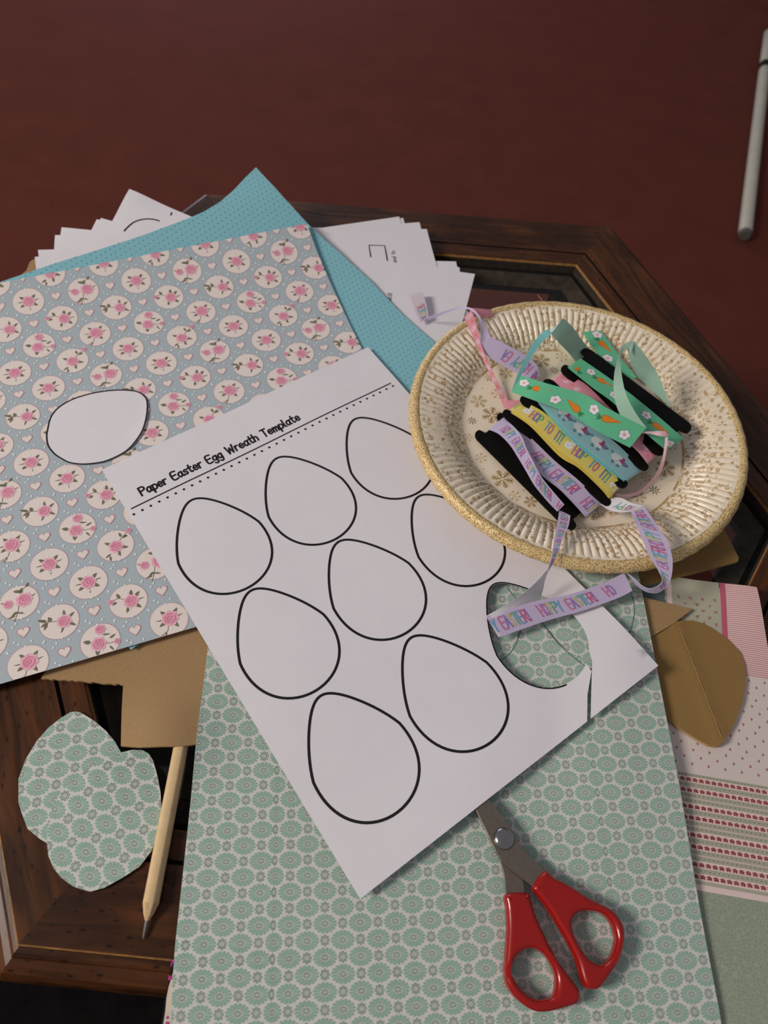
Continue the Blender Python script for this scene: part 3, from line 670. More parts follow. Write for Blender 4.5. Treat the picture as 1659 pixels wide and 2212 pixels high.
# ------------------------------------------------------------------ stack of white sheets
def wsheet(lab, c, e1, e2, w, h, dz, curl_=0., prints=None):
    dz *= 1.5
    fn = lambda x, y: f_stack(x, y) + dz
    C = UF(*c, fn); a = UF(*e1, fn) - C; a /= np.linalg.norm(a); b = UF(*e2, fn) - C; b /= np.linalg.norm(b)
    P = [C, C + a * w, C + a * w + b * h, C + b * h]
    if curl_: fn = lambda x, y: f_stack(x, y) + dz + curl_ * G(x, y, C[0], C[1], .02)
    pr = None
    if prints:
        pr = Print(); prints(pr, fn)
    return sheet('paper_sheet', P, fn, WHITE, h=.006, prints=pr, clipto=hull([tuple(p) for p in P]), label=lab, cat='paper', group='white sheets in the stack under the teal paper')
wsheet('lowest white sheet at the far left end of the paper stack', (75, 555), (118, 553), (78, 580), .10, .06, .0000)
wsheet('second white sheet from the left in the paper stack', (82, 540), (118, 539), (84, 556), .10, .06, .0003)
wsheet('thin white sliver of a sheet, third from the left in the stack', (119, 508), (134, 508), (117, 545), .10, .08, .0006)
wsheet('white sheet with a raised corner, middle of the stack at left', (133, 491), (222, 500), (127, 560), .10, .09, .0010)
wsheet('small folded white sheet behind the tallest left corner of the stack', (209, 474), (240, 479), (196, 500), .09, .06, .0013)
wsheet('narrow white sheet edge just behind the folded one at left', (218, 471), (243, 478), (205, 502), .09, .06, .0011)
def prA(pr, fn):
    pr.strip(smooth([UF(*q, fn) for q in [(268, 500), (275, 492), (290, 480), (310, 474), (330, 474), (345, 478)]], 4), .0013, INK, 0)
    pr.strip([UF(*q, fn) for q in [(371, 459), (369, 466)]], .0012, INK, 0)
wsheet('white sheet with part of a drawn egg outline, tallest corner at upper left', (282, 418), (388, 458), (216, 530), .13, .10, .0017, .004, prA)
wsheet('white sheet with the farthest tip, back of the stack on the right', (862, 468), (690, 493), (880, 520), .11, .09, .0000)
wsheet('thin white sheet edge right behind the farthest tip on the right', (871, 471), (700, 495), (884, 520), .10, .09, -.0003)
wsheet('white sheet second from the top edge of the right stack', (906, 480), (740, 494), (920, 530), .13, .11, .0004)
def prT(pr, fn, txt, a, b, h, up=1):
    A, B = UF(*a, fn), UF(*b, fn); d = (B - A) / np.linalg.norm(B - A); n = np.array([-d[1], d[0]]); L = np.linalg.norm(B - A)
    s_, w_ = text_strips(txt, lambda x, y: (0, 0), h, .0004, gap=.18); k = L / w_
    s_, w_ = text_strips(txt, lambda x, y: A + d * x * k + n * y, h, .00045, gap=.18, layer=0)
    for l_, m_, q_ in s_: pr.poly(q_, m_, 0)
def prB(pr, fn):
    pr.strip([UF(*q, fn) for q in [(801, 556), (797, 530), (831, 531), (837, 564)]], .0011, INK, 0)
    prT(pr, fn, 'end to', (857, 567), (852, 541), .0034)
wsheet('white sheet printed with a square bracket and small text', (922, 495), (690, 492), (945, 580), .14, .15, .0008, 0, prB)
wsheet('narrow white sheet edge under the top sheet at right', (985, 565), (942, 564), (990, 590), .09, .06, .0003)
wsheet('second narrow white sheet edge under the top sheet at right', (989, 576), (943, 572), (994, 600), .09, .06, .0005)
wsheet('third narrow white sheet edge directly beneath the top right sheet', (993, 578), (945, 577), (993, 606), .09, .06, .0007)
def prC(pr, fn):
    prT(pr, fn, 'pencil', (843, 668), (847, 632), .0034); prT(pr, fn, 'if', (828, 645), (831, 632), .0034)
wsheet('top white sheet of the right stack, under the lilac ribbon tag', (1026, 592), (900, 574), (998, 700), .16, .14, .0012, 0, prC)

# ------------------------------------------------------------------ patchwork paper at right
CREAM = mat('cream_paper', (226, 212, 206), .75, noise=.02, nscale=900, bump=.2)
cr0 = U(1645, 1275, -.006)[:2]
f_pw = lambda x, y: ZT + .0004 + .010 * G(x, y, cr0[0], cr0[1], .026) + .0008 * S((x - .2) / .1) - .05 * S((.0 - y) / .10)
PWp = [UF(*q, f_pw) for q in [(1340, 1222), (1440, 1245), (1500, 1256), (1560, 1273), (1595, 1280), (1634, 1269), (1645, 1330), (1659, 1405), (1700, 1600), (1740, 1800), (1800, 2270), (1420, 2290), (1380, 1700)]]
O_ = UF(1455, 1665, f_pw); exq = UF(1659, 1700, f_pw) - O_; exq /= np.linalg.norm(exq); eyq = np.array([exq[1], -exq[0]])
Q = lambda x, y: O_ + exq * x * .001 + eyq * y * .001
def ql(px, py): w = UF(px, py, f_pw) - O_; return w @ exq * 1000, w @ eyq * 1000
clp = hull([tuple(p) for p in PWp]); pr = Print()
yb = ql(1500, 1932)[1]; ys_ = ql(1600, 1457)[1]; xm = ql(1571, 1375)[0]; xm0 = ql(1548, 1270)[0]; xl = 2.
def rect(x0_, y0_, x1_, y1_, m, layer=0, n=1, ny=1):
    for i in range(n):
        for j in range(ny):
            xa, xb_ = x0_ + (x1_ - x0_) * i / n, x0_ + (x1_ - x0_) * (i + 1) / n; ya, yb_ = y0_ + (y1_ - y0_) * j / ny, y0_ + (y1_ - y0_) * (j + 1) / ny
            pr.poly([Q(xa, ya), Q(xb_, ya), Q(xb_, yb_), Q(xa, yb_)], m, layer)
# cream field with sprigs
r = 0; y = ys_ + 3
while y < -2.5:
    x = -6 + (r % 2) * 4.6 - (r % 4) * .6
    while x < 90:
        for a in (-.6, 0, .6):
            p = np.array(Q(x, y)); dvec = (exq * math.cos(math.pi + a) + eyq * math.sin(math.pi + a)); n_ = np.array([-dvec[1], dvec[0]])
            pr.poly([p, p + dvec * .0008 + n_ * .00025, p + dvec * .0015, p + dvec * .0008 - n_ * .00025], 'rust', 1)
        x += 9.2
    y += 3.9; r += 1
# pink stripes
y = ys_
rect(xm, -135, 95, ys_, 'stripew', 2, 14, 12)
k = 0
while y > -135: rect(xm, y - .62, 95, y, 'stripe', 4, 18); y -= 1.28
rect(xm - 3.2, -135, xm, ys_ + (0), 'magenta', 5, 1, 14)
rect(-60, -135, xm - 3.4, ys_ - 12, 'sage', 0, 7, 9)
rect(-60, -135, ql(1443, 1270)[0] - 1, ys_ - 12, 'slate', 1, 3, 8); rect(ql(1443, 1270)[0] - 1, -135, ql(1443, 1270)[0] + 2, ys_ - 12, 'stripew', 2, 1, 8)
r = 0; y = -108
while y < ys_ - 13:
    x = ql(1443, 1270)[0] + 6 + (r % 2) * 3.6
    while x < xm - 4:
        p = Q(x, y)
        for a in range(5): 
            t = a * 1.256 + r; dv = exq * math.cos(t) + eyq * math.sin(t); n_ = np.array([-dv[1], dv[0]])
            pr.poly([p, p + dv * .0008 + n_ * .0003, p + dv * (.0009 + .0007 * ((a + r) % 2)), p + dv * .0008 - n_ * .0003], 'dred', 3)
        x += 7.2
    y += 4.0; r += 1
rect(-8, ys_ + 22, -4.2, -1, 'gingham', 2, 2, 4)
for k in range(40):
    yy = ys_ + 22 + k * 1.3
    if yy < -1.6: rect(-8, yy, -4.2, yy + .5, 'stripe', 3)
# border bands
per = yb / 8.0
def leafrow(y, c, step, sz):
    x = 1.
    while x < 95:
        p = np.array(Q(x, y)); pr.poly([p - exq * sz, p - eyq * sz * .7, p + exq * sz * .9 + eyq * sz * .2, p + eyq * sz * .5], c, 3); x += step
def roserow(y):
    x = 1.
    while x < 95:
        p = np.array(Q(x, y))
        for q in ((-.8, -.3), (0, .35), (.8, -.1), (.1, -.6), (-.7, .6), (.75, .65)): pr.disc(p + exq * q[0] * .001 + eyq * q[1] * .001, exq * .00062, eyq * .00048, 'dred', 3, 6)
        x += 3.45
rect(0, 0, 95, 1.6, 'sage', 0, 12); leafrow(.8, 'saged', 1.9, .45 * .001)
y = 1.6
unit = (yb - 3.2) / 4.
for k in range(4):
    y0_ = 1.6 + k * unit
    rect(0, y0_, 95, y0_ + unit, 'stripew', 0, 12, 3)
    roserow(y0_ + unit * .11); rect(0, y0_ + unit * .22, 95, y0_ + unit * .40, 'sage', 1, 12); leafrow(y0_ + unit * .31, 'saged', 2.4, .0005)
    roserow(y0_ + unit * .51)
    if k < 3:
        rect(0, y0_ + unit * .62, 95, y0_ + unit * .79, 'sage', 1, 12); rect(0, y0_ + unit * .82, 95, y0_ + unit * .98, 'sage', 1, 12)
        leafrow(y0_ + unit * .70, 'saged', 2.4, .0005); leafrow(y0_ + unit * .90, 'saged', 2.4, .0005)
    else: rect(0, y0_ + unit * .64, 95, y0_ + unit * .76, 'sage', 1, 12)
SG = mat('sage_fill', (160, 172, 154), .8); 
y = 1.6 + 4 * unit - .5; yE = 160.
MAT['print_sagefield'] = SGF = mat('sage_scallop_print', (158, 170, 152), .8)
_t = SGF.node_tree; vv = _t.nodes.new('ShaderNodeTexVoronoi'); vv.inputs['Scale'].default_value = 560; tcc = _t.nodes.new('ShaderNodeTexCoord'); vv.feature = 'DISTANCE_TO_EDGE'
rr_ = _t.nodes.new('ShaderNodeValToRGB'); rr_.color_ramp.elements[0].position = .03; rr_.color_ramp.elements[1].position = .12
rr_.color_ramp.elements[0].color = (*lin((166, 176, 156)), 1); rr_.color_ramp.elements[1].color = (*lin((150, 160, 142)), 1)
_t.links.new(tcc.outputs['Object'], vv.inputs['Vector']); _t.links.new(vv.outputs['Distance'], rr_.inputs[0]); _t.links.new(rr_.outputs[0], _t.nodes['Principled BSDF'].inputs['Base Color'])
rect(0, y, 95, yE, 'sagefield', 1, 12, 14)
sheet('patterned_paper', PWp, f_pw, CREAM, th=.0002, bottom=WHITE, edge=WHITE, h=.005, prints=pr, clipto=clp, label='patchwork-print craft paper with pink stripes and rose borders at right edge', cat='paper')

# ------------------------------------------------------------------ floral pad in its sleeve, lower left under the green sheet
FILM = mat('black_edge', (22, 22, 26), .3)
f_pad = lambda x, y: f_green(x, y) - .0014 if y < .03 else ZT + .0004
f_pad = lambda x, y: -.0066 - .03 * S((.0 - y) / .07)
PP = [UF(*q, f_pad) for q in [(412, 1905), (404, 1945), (396, 1990), (388, 2025), (375, 2085), (352, 2200), (342, 2260), (600, 2260), (600, 1905)]]
pr = Print(); pr.strip(PP[:7], .0011, FILM, 3)
for k in range(90):
    x, y = random.uniform(-.078, -.045), random.uniform(-.05, .03); s = random.choice((.0006, .001, .0022))
    pr.disc((x, y), (s, 0), (0, s * random.uniform(.6, 1.2)), random.choice(('splash', 'splash', 'saged')), 1, 7)
CRP = mat('cream_pad', (224, 210, 194), .6, noise=.08, nscale=160)
sheet('paper_pad', PP, f_pad, CRP, th=.0010, edge=FILM, h=.008, prints=pr, clipto=hull([tuple(p) for p in PP]), label='cream pad with magenta splashes and black edge under the green sheet', cat='paper')
CAB = mat('violet_grey_plastic', (92, 84, 110), .35)
c0, c1 = U(353, 2120, -.06), U(361, 2235, -.06); mb = MB(); rows = []
for k in range(9):
    t = k / 8; p = c0 + (c1 - c0) * t + np.array([.002 * math.sin(t * 3), 0, -.03 * (1 - t)]); rows.append([p + np.array([math.cos(a) * .0016, 0, math.sin(a) * .0016]) for a in [i * math.pi / 4 for i in range(8)]])
mb.grid(rows, CAB, closed_v=True); mb.face(rows[0], CAB); mb.face(rows[-1][::-1], CAB)
mb.build('cable', None, tuple(c0), label='thin violet-grey cable hanging below the near table edge', cat='cable')
#@@P3
# ------------------------------------------------------------------ paper plate
PLC = np.array([.1232, .3275]); PZ = .0038
PL = bpy.data.materials.new('plate_paper'); PL.use_nodes = True; nt = PL.node_tree; b = nt.nodes['Principled BSDF']; N = nt.nodes.new; LK = nt.links.new
tc = N('ShaderNodeTexCoord'); sx = N('ShaderNodeSeparateXYZ'); LK(tc.outputs['Object'], sx.inputs[0])
cx_ = N('ShaderNodeCombineXYZ'); LK(sx.outputs[0], cx_.inputs[0]); LK(sx.outputs[1], cx_.inputs[1])
ln_ = N('ShaderNodeVectorMath'); ln_.operation = 'LENGTH'; LK(cx_.outputs[0], ln_.inputs[0])
def math_(op, a, b_=None, v=None):
    n = N('ShaderNodeMath'); n.operation = op; LK(a, n.inputs[0])
    if b_ is not None: LK(b_, n.inputs[1])
    if v is not None: n.inputs[1].default_value = v
    return n.outputs[0]
def mrange(a, f0, f1, t0=0., t1=1.):
    n = N('ShaderNodeMapRange'); LK(a, n.inputs[0]); n.inputs[1].default_value = f0; n.inputs[2].default_value = f1; n.inputs[3].default_value = t0; n.inputs[4].default_value = t1; return n.outputs[0]
vo1 = N('ShaderNodeTexVoronoi'); vo1.inputs['Scale'].default_value = 270; LK(cx_.outputs[0], vo1.inputs['Vector'])
vo2 = N('ShaderNodeTexVoronoi'); vo2.inputs['Scale'].default_value = 480; LK(cx_.outputs[0], vo2.inputs['Vector'])
nz = N('ShaderNodeTexNoise'); nz.inputs['Scale'].default_value = 70; LK(cx_.outputs[0], nz.inputs['Vector'])
d1 = math_('MULTIPLY', mrange(vo1.outputs['Distance'], .30, .36, 1, 0), mrange(vo1.outputs['Distance'], .10, .26, .35, 1)); d2 = mrange(vo2.outputs['Distance'], .30, .38, 1, 0)
inr = mrange(ln_.outputs['Value'], .0775, .0785); fade = mrange(ln_.outputs['Value'], .080, .106, 1.0, .25); dens = mrange(ln_.outputs['Value'], .084, .104, 1, 0)
cs = N('ShaderNodeSeparateColor'); LK(vo1.outputs['Color'], cs.inputs[0]); pick = mrange(cs.outputs[0], .14, .16, 0, 1)
a1 = math_('MULTIPLY', math_('MULTIPLY', d1, pick), inr)
a2 = math_('MULTIPLY', math_('MULTIPLY', d2, dens), inr)
msk = math_('MAXIMUM', a1, a2)
bnd = math_('MULTIPLY', mrange(ln_.outputs['Value'], .0768, .0772), mrange(ln_.outputs['Value'], .0782, .0788, 1, 0))
bnd = math_('MULTIPLY', bnd, mrange(nz.outputs['Fac'], .4, .55)); msk = math_('MAXIMUM', msk, bnd); msk = math_('MULTIPLY', msk, v=.9)
mx = N('ShaderNodeMix'); mx.data_type = 'RGBA'; LK(msk, mx.inputs[0]); mx.inputs[6].default_value = (*lin((248, 233, 208)), 1); mx.inputs[7].default_value = (*lin((178, 140, 78)), 1)
LK(mx.outputs[2], b.inputs['Base Color']); b.inputs['Roughness'].default_value = .38; b.inputs['Coat Weight'].default_value = .25; b.inputs['Coat Roughness'].default_value = .2
GLIT = bpy.data.materials.new('gold_glitter'); GLIT.use_nodes = True; nt = GLIT.node_tree; b = nt.nodes['Principled BSDF']; N = nt.nodes.new; LK = nt.links.new
tc = N('ShaderNodeTexCoord'); vo = N('ShaderNodeTexVoronoi'); vo.inputs['Scale'].default_value = 900; LK(tc.outputs['Object'], vo.inputs['Vector'])
nz = N('ShaderNodeTexNoise'); nz.inputs['Scale'].default_value = 1300; LK(tc.outputs['Object'], nz.inputs['Vector'])
cr = N('ShaderNodeValToRGB'); e = cr.color_ramp.elements; e[0].position = .36; e[0].color = (*lin((150, 112, 60)), 1); e[1].position = .6; e[1].color = (*lin((246, 222, 168)), 1); n_ = cr.color_ramp.elements.new(.47); n_.color = (*lin((222, 188, 126)), 1)
LK(nz.outputs['Fac'], cr.inputs[0]); LK(cr.outputs[0], b.inputs['Base Color']); b.inputs['Roughness'].default_value = .35; b.inputs['Metallic'].default_value = .1
bp = N('ShaderNodeBump'); bp.inputs['Strength'].default_value = .6; bp.inputs['Distance'].default_value = .0004; LK(vo.outputs['Distance'], bp.inputs['Height']); LK(bp.outputs[0], b.inputs['Normal'])
NR = 132
def plate_z(r):
    pts = [(0, 0), (.074, 0), (.0775, .0004), (.081, .0026), (.086, .0066), (.092, .0104), (.099, .0132), (.106, .0150), (.1095, .0156)]
    for (a, za), (b_, zb_) in zip(pts, pts[1:]):
        if r <= b_: t = (r - a) / (b_ - a); return za + (zb_ - za) * t
    return .0156
def rib(r, th):
    w = S((r - .080) / .006) * S((.1085 - r) / .0035); return -.0017 * w * (1 - abs(math.sin(NR * th / 2))) ** 1.2 + .0003 * w
PLATE = empty('paper_plate', (PLC[0], PLC[1], PZ), 'round cream paper plate with gold snowflakes, ribbed wall and gold glitter rim', 'plate'); POg = (PLC[0], PLC[1], PZ)
rows = []; rs = [.0005, .02, .04, .06, .07, .074, .076, .0775, .079, .0805, .082, .084, .086, .088, .090, .092, .094, .096, .098, .100, .102, .104, .106, .1075, .1085, .1095]
NT = NR * 8
for r in rs: rows.append([(PLC[0] + r * math.cos(t), PLC[1] + r * math.sin(t), PZ + plate_z(r) + rib(r, t)) for t in [k * 2 * math.pi / NT for k in range(NT)]])
mb = MB(); mb.grid(rows, PL, closed_v=True)
mb.grid([[(x, y, z - .0005) for x, y, z in r[::8]] for r in rows][::-1], PL, closed_v=True)
mb.build('plate_body', PLATE, POg)
rim = [(.1093, .0154), (.1105, .0163), (.1120, .0167), (.1135, .0164), (.1150, .0153), (.1160, .0136), (.1165, .0120), (.1163, .0112), (.1157, .0114), (.1150, .0130), (.1135, .0148), (.1105, .0150), (.1090, .0148)]
rows = [[(PLC[0] + (r + .0002 * math.sin(t * 60)) * math.cos(t), PLC[1] + (r + .0002 * math.sin(t * 60)) * math.sin(t), PZ + z + .0003 * math.sin(3 * t + 1)) for t in [k * 2 * math.pi / 360 for k in range(360)]] for r, z in rim]
mb = MB(); mb.grid(rows, GLIT, closed_v=True); mb.build('rim', PLATE, POg, label='gold glitter rolled rim')
# snowflakes, dots and the printed words
mb = MB(); pr = Print()
def flake(c, r, kind, col, rot):
    c = np.array(c)
    for k in range(6 if kind else 8):
        n = 6 if kind else 8; a = rot + k * 2 * math.pi / n; d_ = np.array([math.cos(a), math.sin(a)]); q_ = np.array([-d_[1], d_[0]])
        pr.strip([c + d_ * r * .12, c + d_ * r], r * .09, col, 0)
        if kind == 0: pr.poly([c + d_ * r * .2, c + d_ * r * .6 + q_ * r * .12, c + d_ * r, c + d_ * r * .6 - q_ * r * .12], col, 0)
        else:
            for s in ((.38, .25), (.58, .28), (.78, .22)) if kind == 2 else ((.6, .3),):
                for w in (-1, 1): pr.strip([c + d_ * r * s[0], c + d_ * r * (s[0] + s[1] * .7) + q_ * w * r * s[1]], r * .08, col, 0)
            if kind == 2: pr.strip([c + d_ * r * .25, c + (d_ * .5 + np.array([math.cos(a + math.pi / 3), math.sin(a + math.pi / 3)]) * .5) * r * .35], r * .06, col, 0)
for x, y, r, k, cl in [(1063,897,7.6,2,'gold'),(1034,867,6.3,2,'goldl'),(1020,909,3.6,0,'gold'),(1085,1035,7.4,2,'gold'),(1039,989,4.6,1,'goldl'),(1146,1084,4.6,2,'gold'),(1112,1071,4.6,1,'goldl'),(1437,1012,7.2,2,'gold'),(1414,1059,4,0,'gold'),(1381,1074,5,2,'goldl'),(1169,779,7,2,'gold'),(1213,771,5.5,1,'goldl'),(1093,806,5.6,2,'goldl'),(1197,800,4,0,'gold'),(1056,816,4,0,'goldl'),(1075,851,5.5,1,'goldl'),(1450,962,5,1,'goldl'),(1010,945,4,1,'goldl'),(1395,1030,4.4,1,'goldl')]:
    flake(U(x, y, PZ)[:2], r * .001, k, cl, random.uniform(0, 1))
for x, y in [(1018, 889), (1087, 828), (1042, 839), (1045, 1013), (1131, 1060), (1384, 1046), (1430, 1035)]: pr.disc(U(x, y, PZ)[:2], (.0005, 0), (0, .0005), 'gold', 0, 6)
tA = U(1172, 1111, PZ)[:2] - PLC; tr = np.linalg.norm(tA); ph = math.atan2(tA[1], tA[0]); tB = U(1363, 1110, PZ)[:2] - PLC; phB = math.atan2(tB[1], tB[0])
s_, w_ = text_strips('Please recycle me ~', lambda x, y: (0, 0), .0046, .0005, gap=.18)
kk = (phB - ph) * .070 / w_
s_, w_ = text_strips('Please recycle me ~', lambda x, y: PLC + (.0700 - y) * np.array([math.cos(ph + x * kk / .070), math.sin(ph + x * kk / .070)]), .0046, .0005, gap=.18, layer=0)
for l_, m_, q_ in s_: pr.poly(q_, 'gold', 0)
for l_, m_, pl_ in pr.p: mb.face([(p[0], p[1], PZ + plate_z(np.hypot(p[0] - PLC[0], p[1] - PLC[1])) + .00008) for p in ccw(pl_)], m_)
mb.build('printed_snowflakes', PLATE, POg)

# ------------------------------------------------------------------ ribbon spools
def rmat(name, rgb, rough=.34): return mat(name, rgb, rough, spec=.5, noise=.03, nscale=1500, bump=.12, bscale=3000)
LIL = rmat('lilac_satin', (206, 190, 222)); LILB = rmat('lilac_satin_back', (232, 228, 232)); YEL = rmat('yellow_satin', (238, 218, 112)); AQU = rmat('aqua_satin', (158, 206, 212)); AQG = rmat('aqua_satin_edge', (128, 200, 204))
PNK = rmat('pink_satin', (238, 158, 174)); PNKB = rmat('pink_satin_back', (232, 192, 200)); GRN = rmat('green_satin', (106, 202, 154)); GRNB = rmat('green_satin_back', (168, 206, 184))
for n_, c_ in dict(t_mag=(176, 72, 128), t_magl=(226, 148, 182), t_pur=(110, 78, 160), t_purl=(176, 152, 212), t_yel=(160, 140, 70), t_yell=(232, 220, 150), t_grn=(52, 140, 120), t_grnl=(120, 200, 160), t_blu=(60, 120, 170), t_blul=(140, 200, 226), t_red=(180, 56, 104), t_redl=(228, 120, 150), carrot=(234, 142, 44), carrotd=(196, 104, 32), leafg=(62, 140, 84), white=(244, 240, 244), grey=(120, 128, 150), egg=(240, 196, 208), orange=(240, 130, 60), wool=(226, 228, 232), navy=(60, 70, 110)).items(): pm(n_, c_, .45)
CY = [[('t_' + a, 0), ('t_' + a + 'l', 1)] for a in ('mag', 'pur', 'yel', 'grn', 'blu', 'mag', 'pur', 'yel', 'grn', 'blu', 'red', 'pur')]
CY2 = [[('t_' + a, 0), ('t_' + a + 'l', 1)] for a in ('mag', 'pur', 'grn', 'blu', 'mag', 'pur', 'grn', 'blu')]
class Rib:
    """a strip of ribbon; sections are pairs of edge points (px, py, z)"""
    def __init__(s, secs, n=8, seg=True):
        A = [U(*a) for a, b in secs]; B = [U(*b) for a, b in secs]
        s.A = smooth(A, n) if len(A) > 2 else [A[0] + (A[-1] - A[0]) * k / n for k in range(n + 1)]
        s.B = smooth(B, n) if len(B) > 2 else [B[0] + (B[-1] - B[0]) * k / n for k in range(n + 1)]
        M = [(a + b) / 2 for a, b in zip(s.A, s.B)]; s.L = [0.]
        for p, q in zip(M, M[1:]): s.L.append(s.L[-1] + np.linalg.norm(q - p))
        s.w = np.mean([np.linalg.norm(a - b) for a, b in zip(s.A, s.B)])
        s.N = []
        for i in range(len(M)):
            al = M[min(i + 1, len(M) - 1)] - M[max(i - 1, 0)]; ac = s.B[i] - s.A[i]; n_ = np.cross(al, ac); s.N.append(n_ / (np.linalg.norm(n_) or 1))
    def at(s, u, t, off):
        u = max(0, min(s.L[-1], u)); i = min(range(len(s.L) - 1), key=lambda k: 0 if s.L[k] <= u <= s.L[k + 1] else 1)
        f = (u - s.L[i]) / ((s.L[i + 1] - s.L[i]) or 1); a = s.A[i] * (1 - f) + s.A[i + 1] * f; b = s.B[i] * (1 - f) + s.B[i + 1] * f; n = s.N[i] * (1 - f) + s.N[i + 1] * f
        return a + (b - a) * t + n * off
    def mesh(s, mb, mf, mbk, th=.00022):
        T = [[s.A[i] + (s.B[i] - s.A[i]) * t + s.N[i] * th / 2 for t in (0, .33, .67, 1)] for i in range(len(s.A))]
        Bk = [[s.A[i] + (s.B[i] - s.A[i]) * t - s.N[i] * th / 2 for t in (1, .67, .33, 0)] for i in range(len(s.A))]
        mb.grid(T, mf); mb.grid(Bk, mbk)
        n = len(T)
        for q in (0, 3): mb.grid([[T[i][q], Bk[i][3 - q]] for i in range(n)], mbk)
        for i in (0, -1): mb.grid([T[i], Bk[i][::-1]], mbk)
    def text(s, mb, txt, cyc, start=0., h=.52, base=.24, side=1, end=None, off=.00018, lw=.058, sx=.68, gap=.045, flip=False, mirror=False, rep=12):
        hh = s.w * h; end = end or s.L[-1]; u = start; k = 0
        for ch in txt * rep:
            if ch == ' ': u += hh * .5; continue
            wd_ = GL[ch][0] * sx * hh
            if u + wd_ > end: break
            cols = [(c, hh * (lw * 2.3 if li == 0 else lw * 1.1)) for c, li in cyc[k % len(cyc)]]
            q, _ = text_strips(ch, lambda x, y: (x, y), hh, .001, cols=[cols], sx=sx)
            for layer, m, pts in q:
                P3 = []
                for x, y in pts:
                    uu, tt = u + x, base + y / s.w
                    if flip: uu = s.L[-1] - uu
                    if mirror: tt = 1 - tt
                    P3.append(s.at(uu, tt, side * (off + .00003 * layer)))
                mb.face(P3 if side > 0 else P3[::-1], m)
            u += wd_ + gap * hh * 1.6; k += 1
            if k % 5 == 0 and txt.startswith('HOPPY') and k % 12 == 5: u += hh * .0
            if txt.startswith('HOPPY') and k % 12 == 0: k = 0
    def poly(s, mb, u, t, pts, m, layer=0, sc=1., rot=0., side=1, edge=None):
        ca, sa = math.cos(rot), math.sin(rot); P3 = []
        for x, y in pts:
            X, Y = (x * ca - y * sa) * sc, (x * sa + y * ca) * sc
            if not (0 <= u + X <= s.L[-1]): return
            tt = t + Y / s.w
            if not -.02 <= tt <= 1.02: tt = max(0, min(1, tt))
            P3.append(s.at(u + X, tt, side * (.00018 + .00003 * layer)))
        mb.face(P3 if side > 0 else P3[::-1], m)
def ell(cx, cy, a, b_, n=10): return [(cx + a * math.cos(k * 2 * math.pi / n), cy + b_ * math.sin(k * 2 * math.pi / n)) for k in range(n)]
def carrots(rb, mb, start=0.004, step=.0098, ph=0, side=1):
    u = start; k = ph
    while u < rb.L[-1] - .001:
        if k % 2 == 0:
            t = .62 if (k // 2) % 2 else .38; ro = .25 if (k // 2) % 2 else 2.7
            rb.poly(mb, u, t, [(-.5, .22), (-.2, .26), (.7, .02), (-.2, -.24), (-.5, -.18)], 'carrotd', 0, .0108, ro, side)
            rb.poly(mb, u, t, [(-.46, .18), (-.2, .21), (.62, .02), (-.2, -.19), (-.46, -.14)], 'carrot', 1, .0108, ro, side)
            for x0_, a0 in ((.1, .5), (.1, -.5), (.1, 0)):
                q = [(-.5, 0), (-.7, .07), (-.95, 0), (-.7, -.07)]; rb.poly(mb, u, t, [(-.5 + (x + .5) * math.cos(a0) - y * math.sin(a0), (x + .5) * math.sin(a0) + y * math.cos(a0)) for x, y in q], 'leafg', 1, .0108, ro, side)
        else:
            t = .35 if (k // 2) % 2 else .66
            for a in range(5):
                aa = a * 1.2566 + .3; rb.poly(mb, u, t, ell(math.cos(aa) * .26, math.sin(aa) * .26, .245, .245), 'grey', 0, .0080, 0, side)
            for a in range(5):
                aa = a * 1.2566 + .3; rb.poly(mb, u, t, ell(math.cos(aa) * .26, math.sin(aa) * .26, .205, .205), 'white', 1, .0080, 0, side)
            rb.poly(mb, u, t, ell(0, 0, .12, .12), 'orange', 2, .0080, 0, side); rb.poly(mb, u, t, ell(0, 0, .06, .06), 'egg', 3, .0080, 0, side)
        u += step; k += 1
def eggsp(rb, mb, side=1):
    u = .003; k = 0
    while u < rb.L[-1] - .002:
        if k % 2: rb.poly(mb, u, .5 + .2 * math.sin(k), ell(0, 0, .5, .5), 'orange', 0, .0016, 0, side)
        else:
            rb.poly(mb, u, .5, ell(0, 0, .6, .45), 'egg', 0, .0042, .6, side); rb.poly(mb, u, .5, ell(0, 0, .3, .2), 'pinkl', 1, .0042, .6, side)
        u += .0052; k += 1
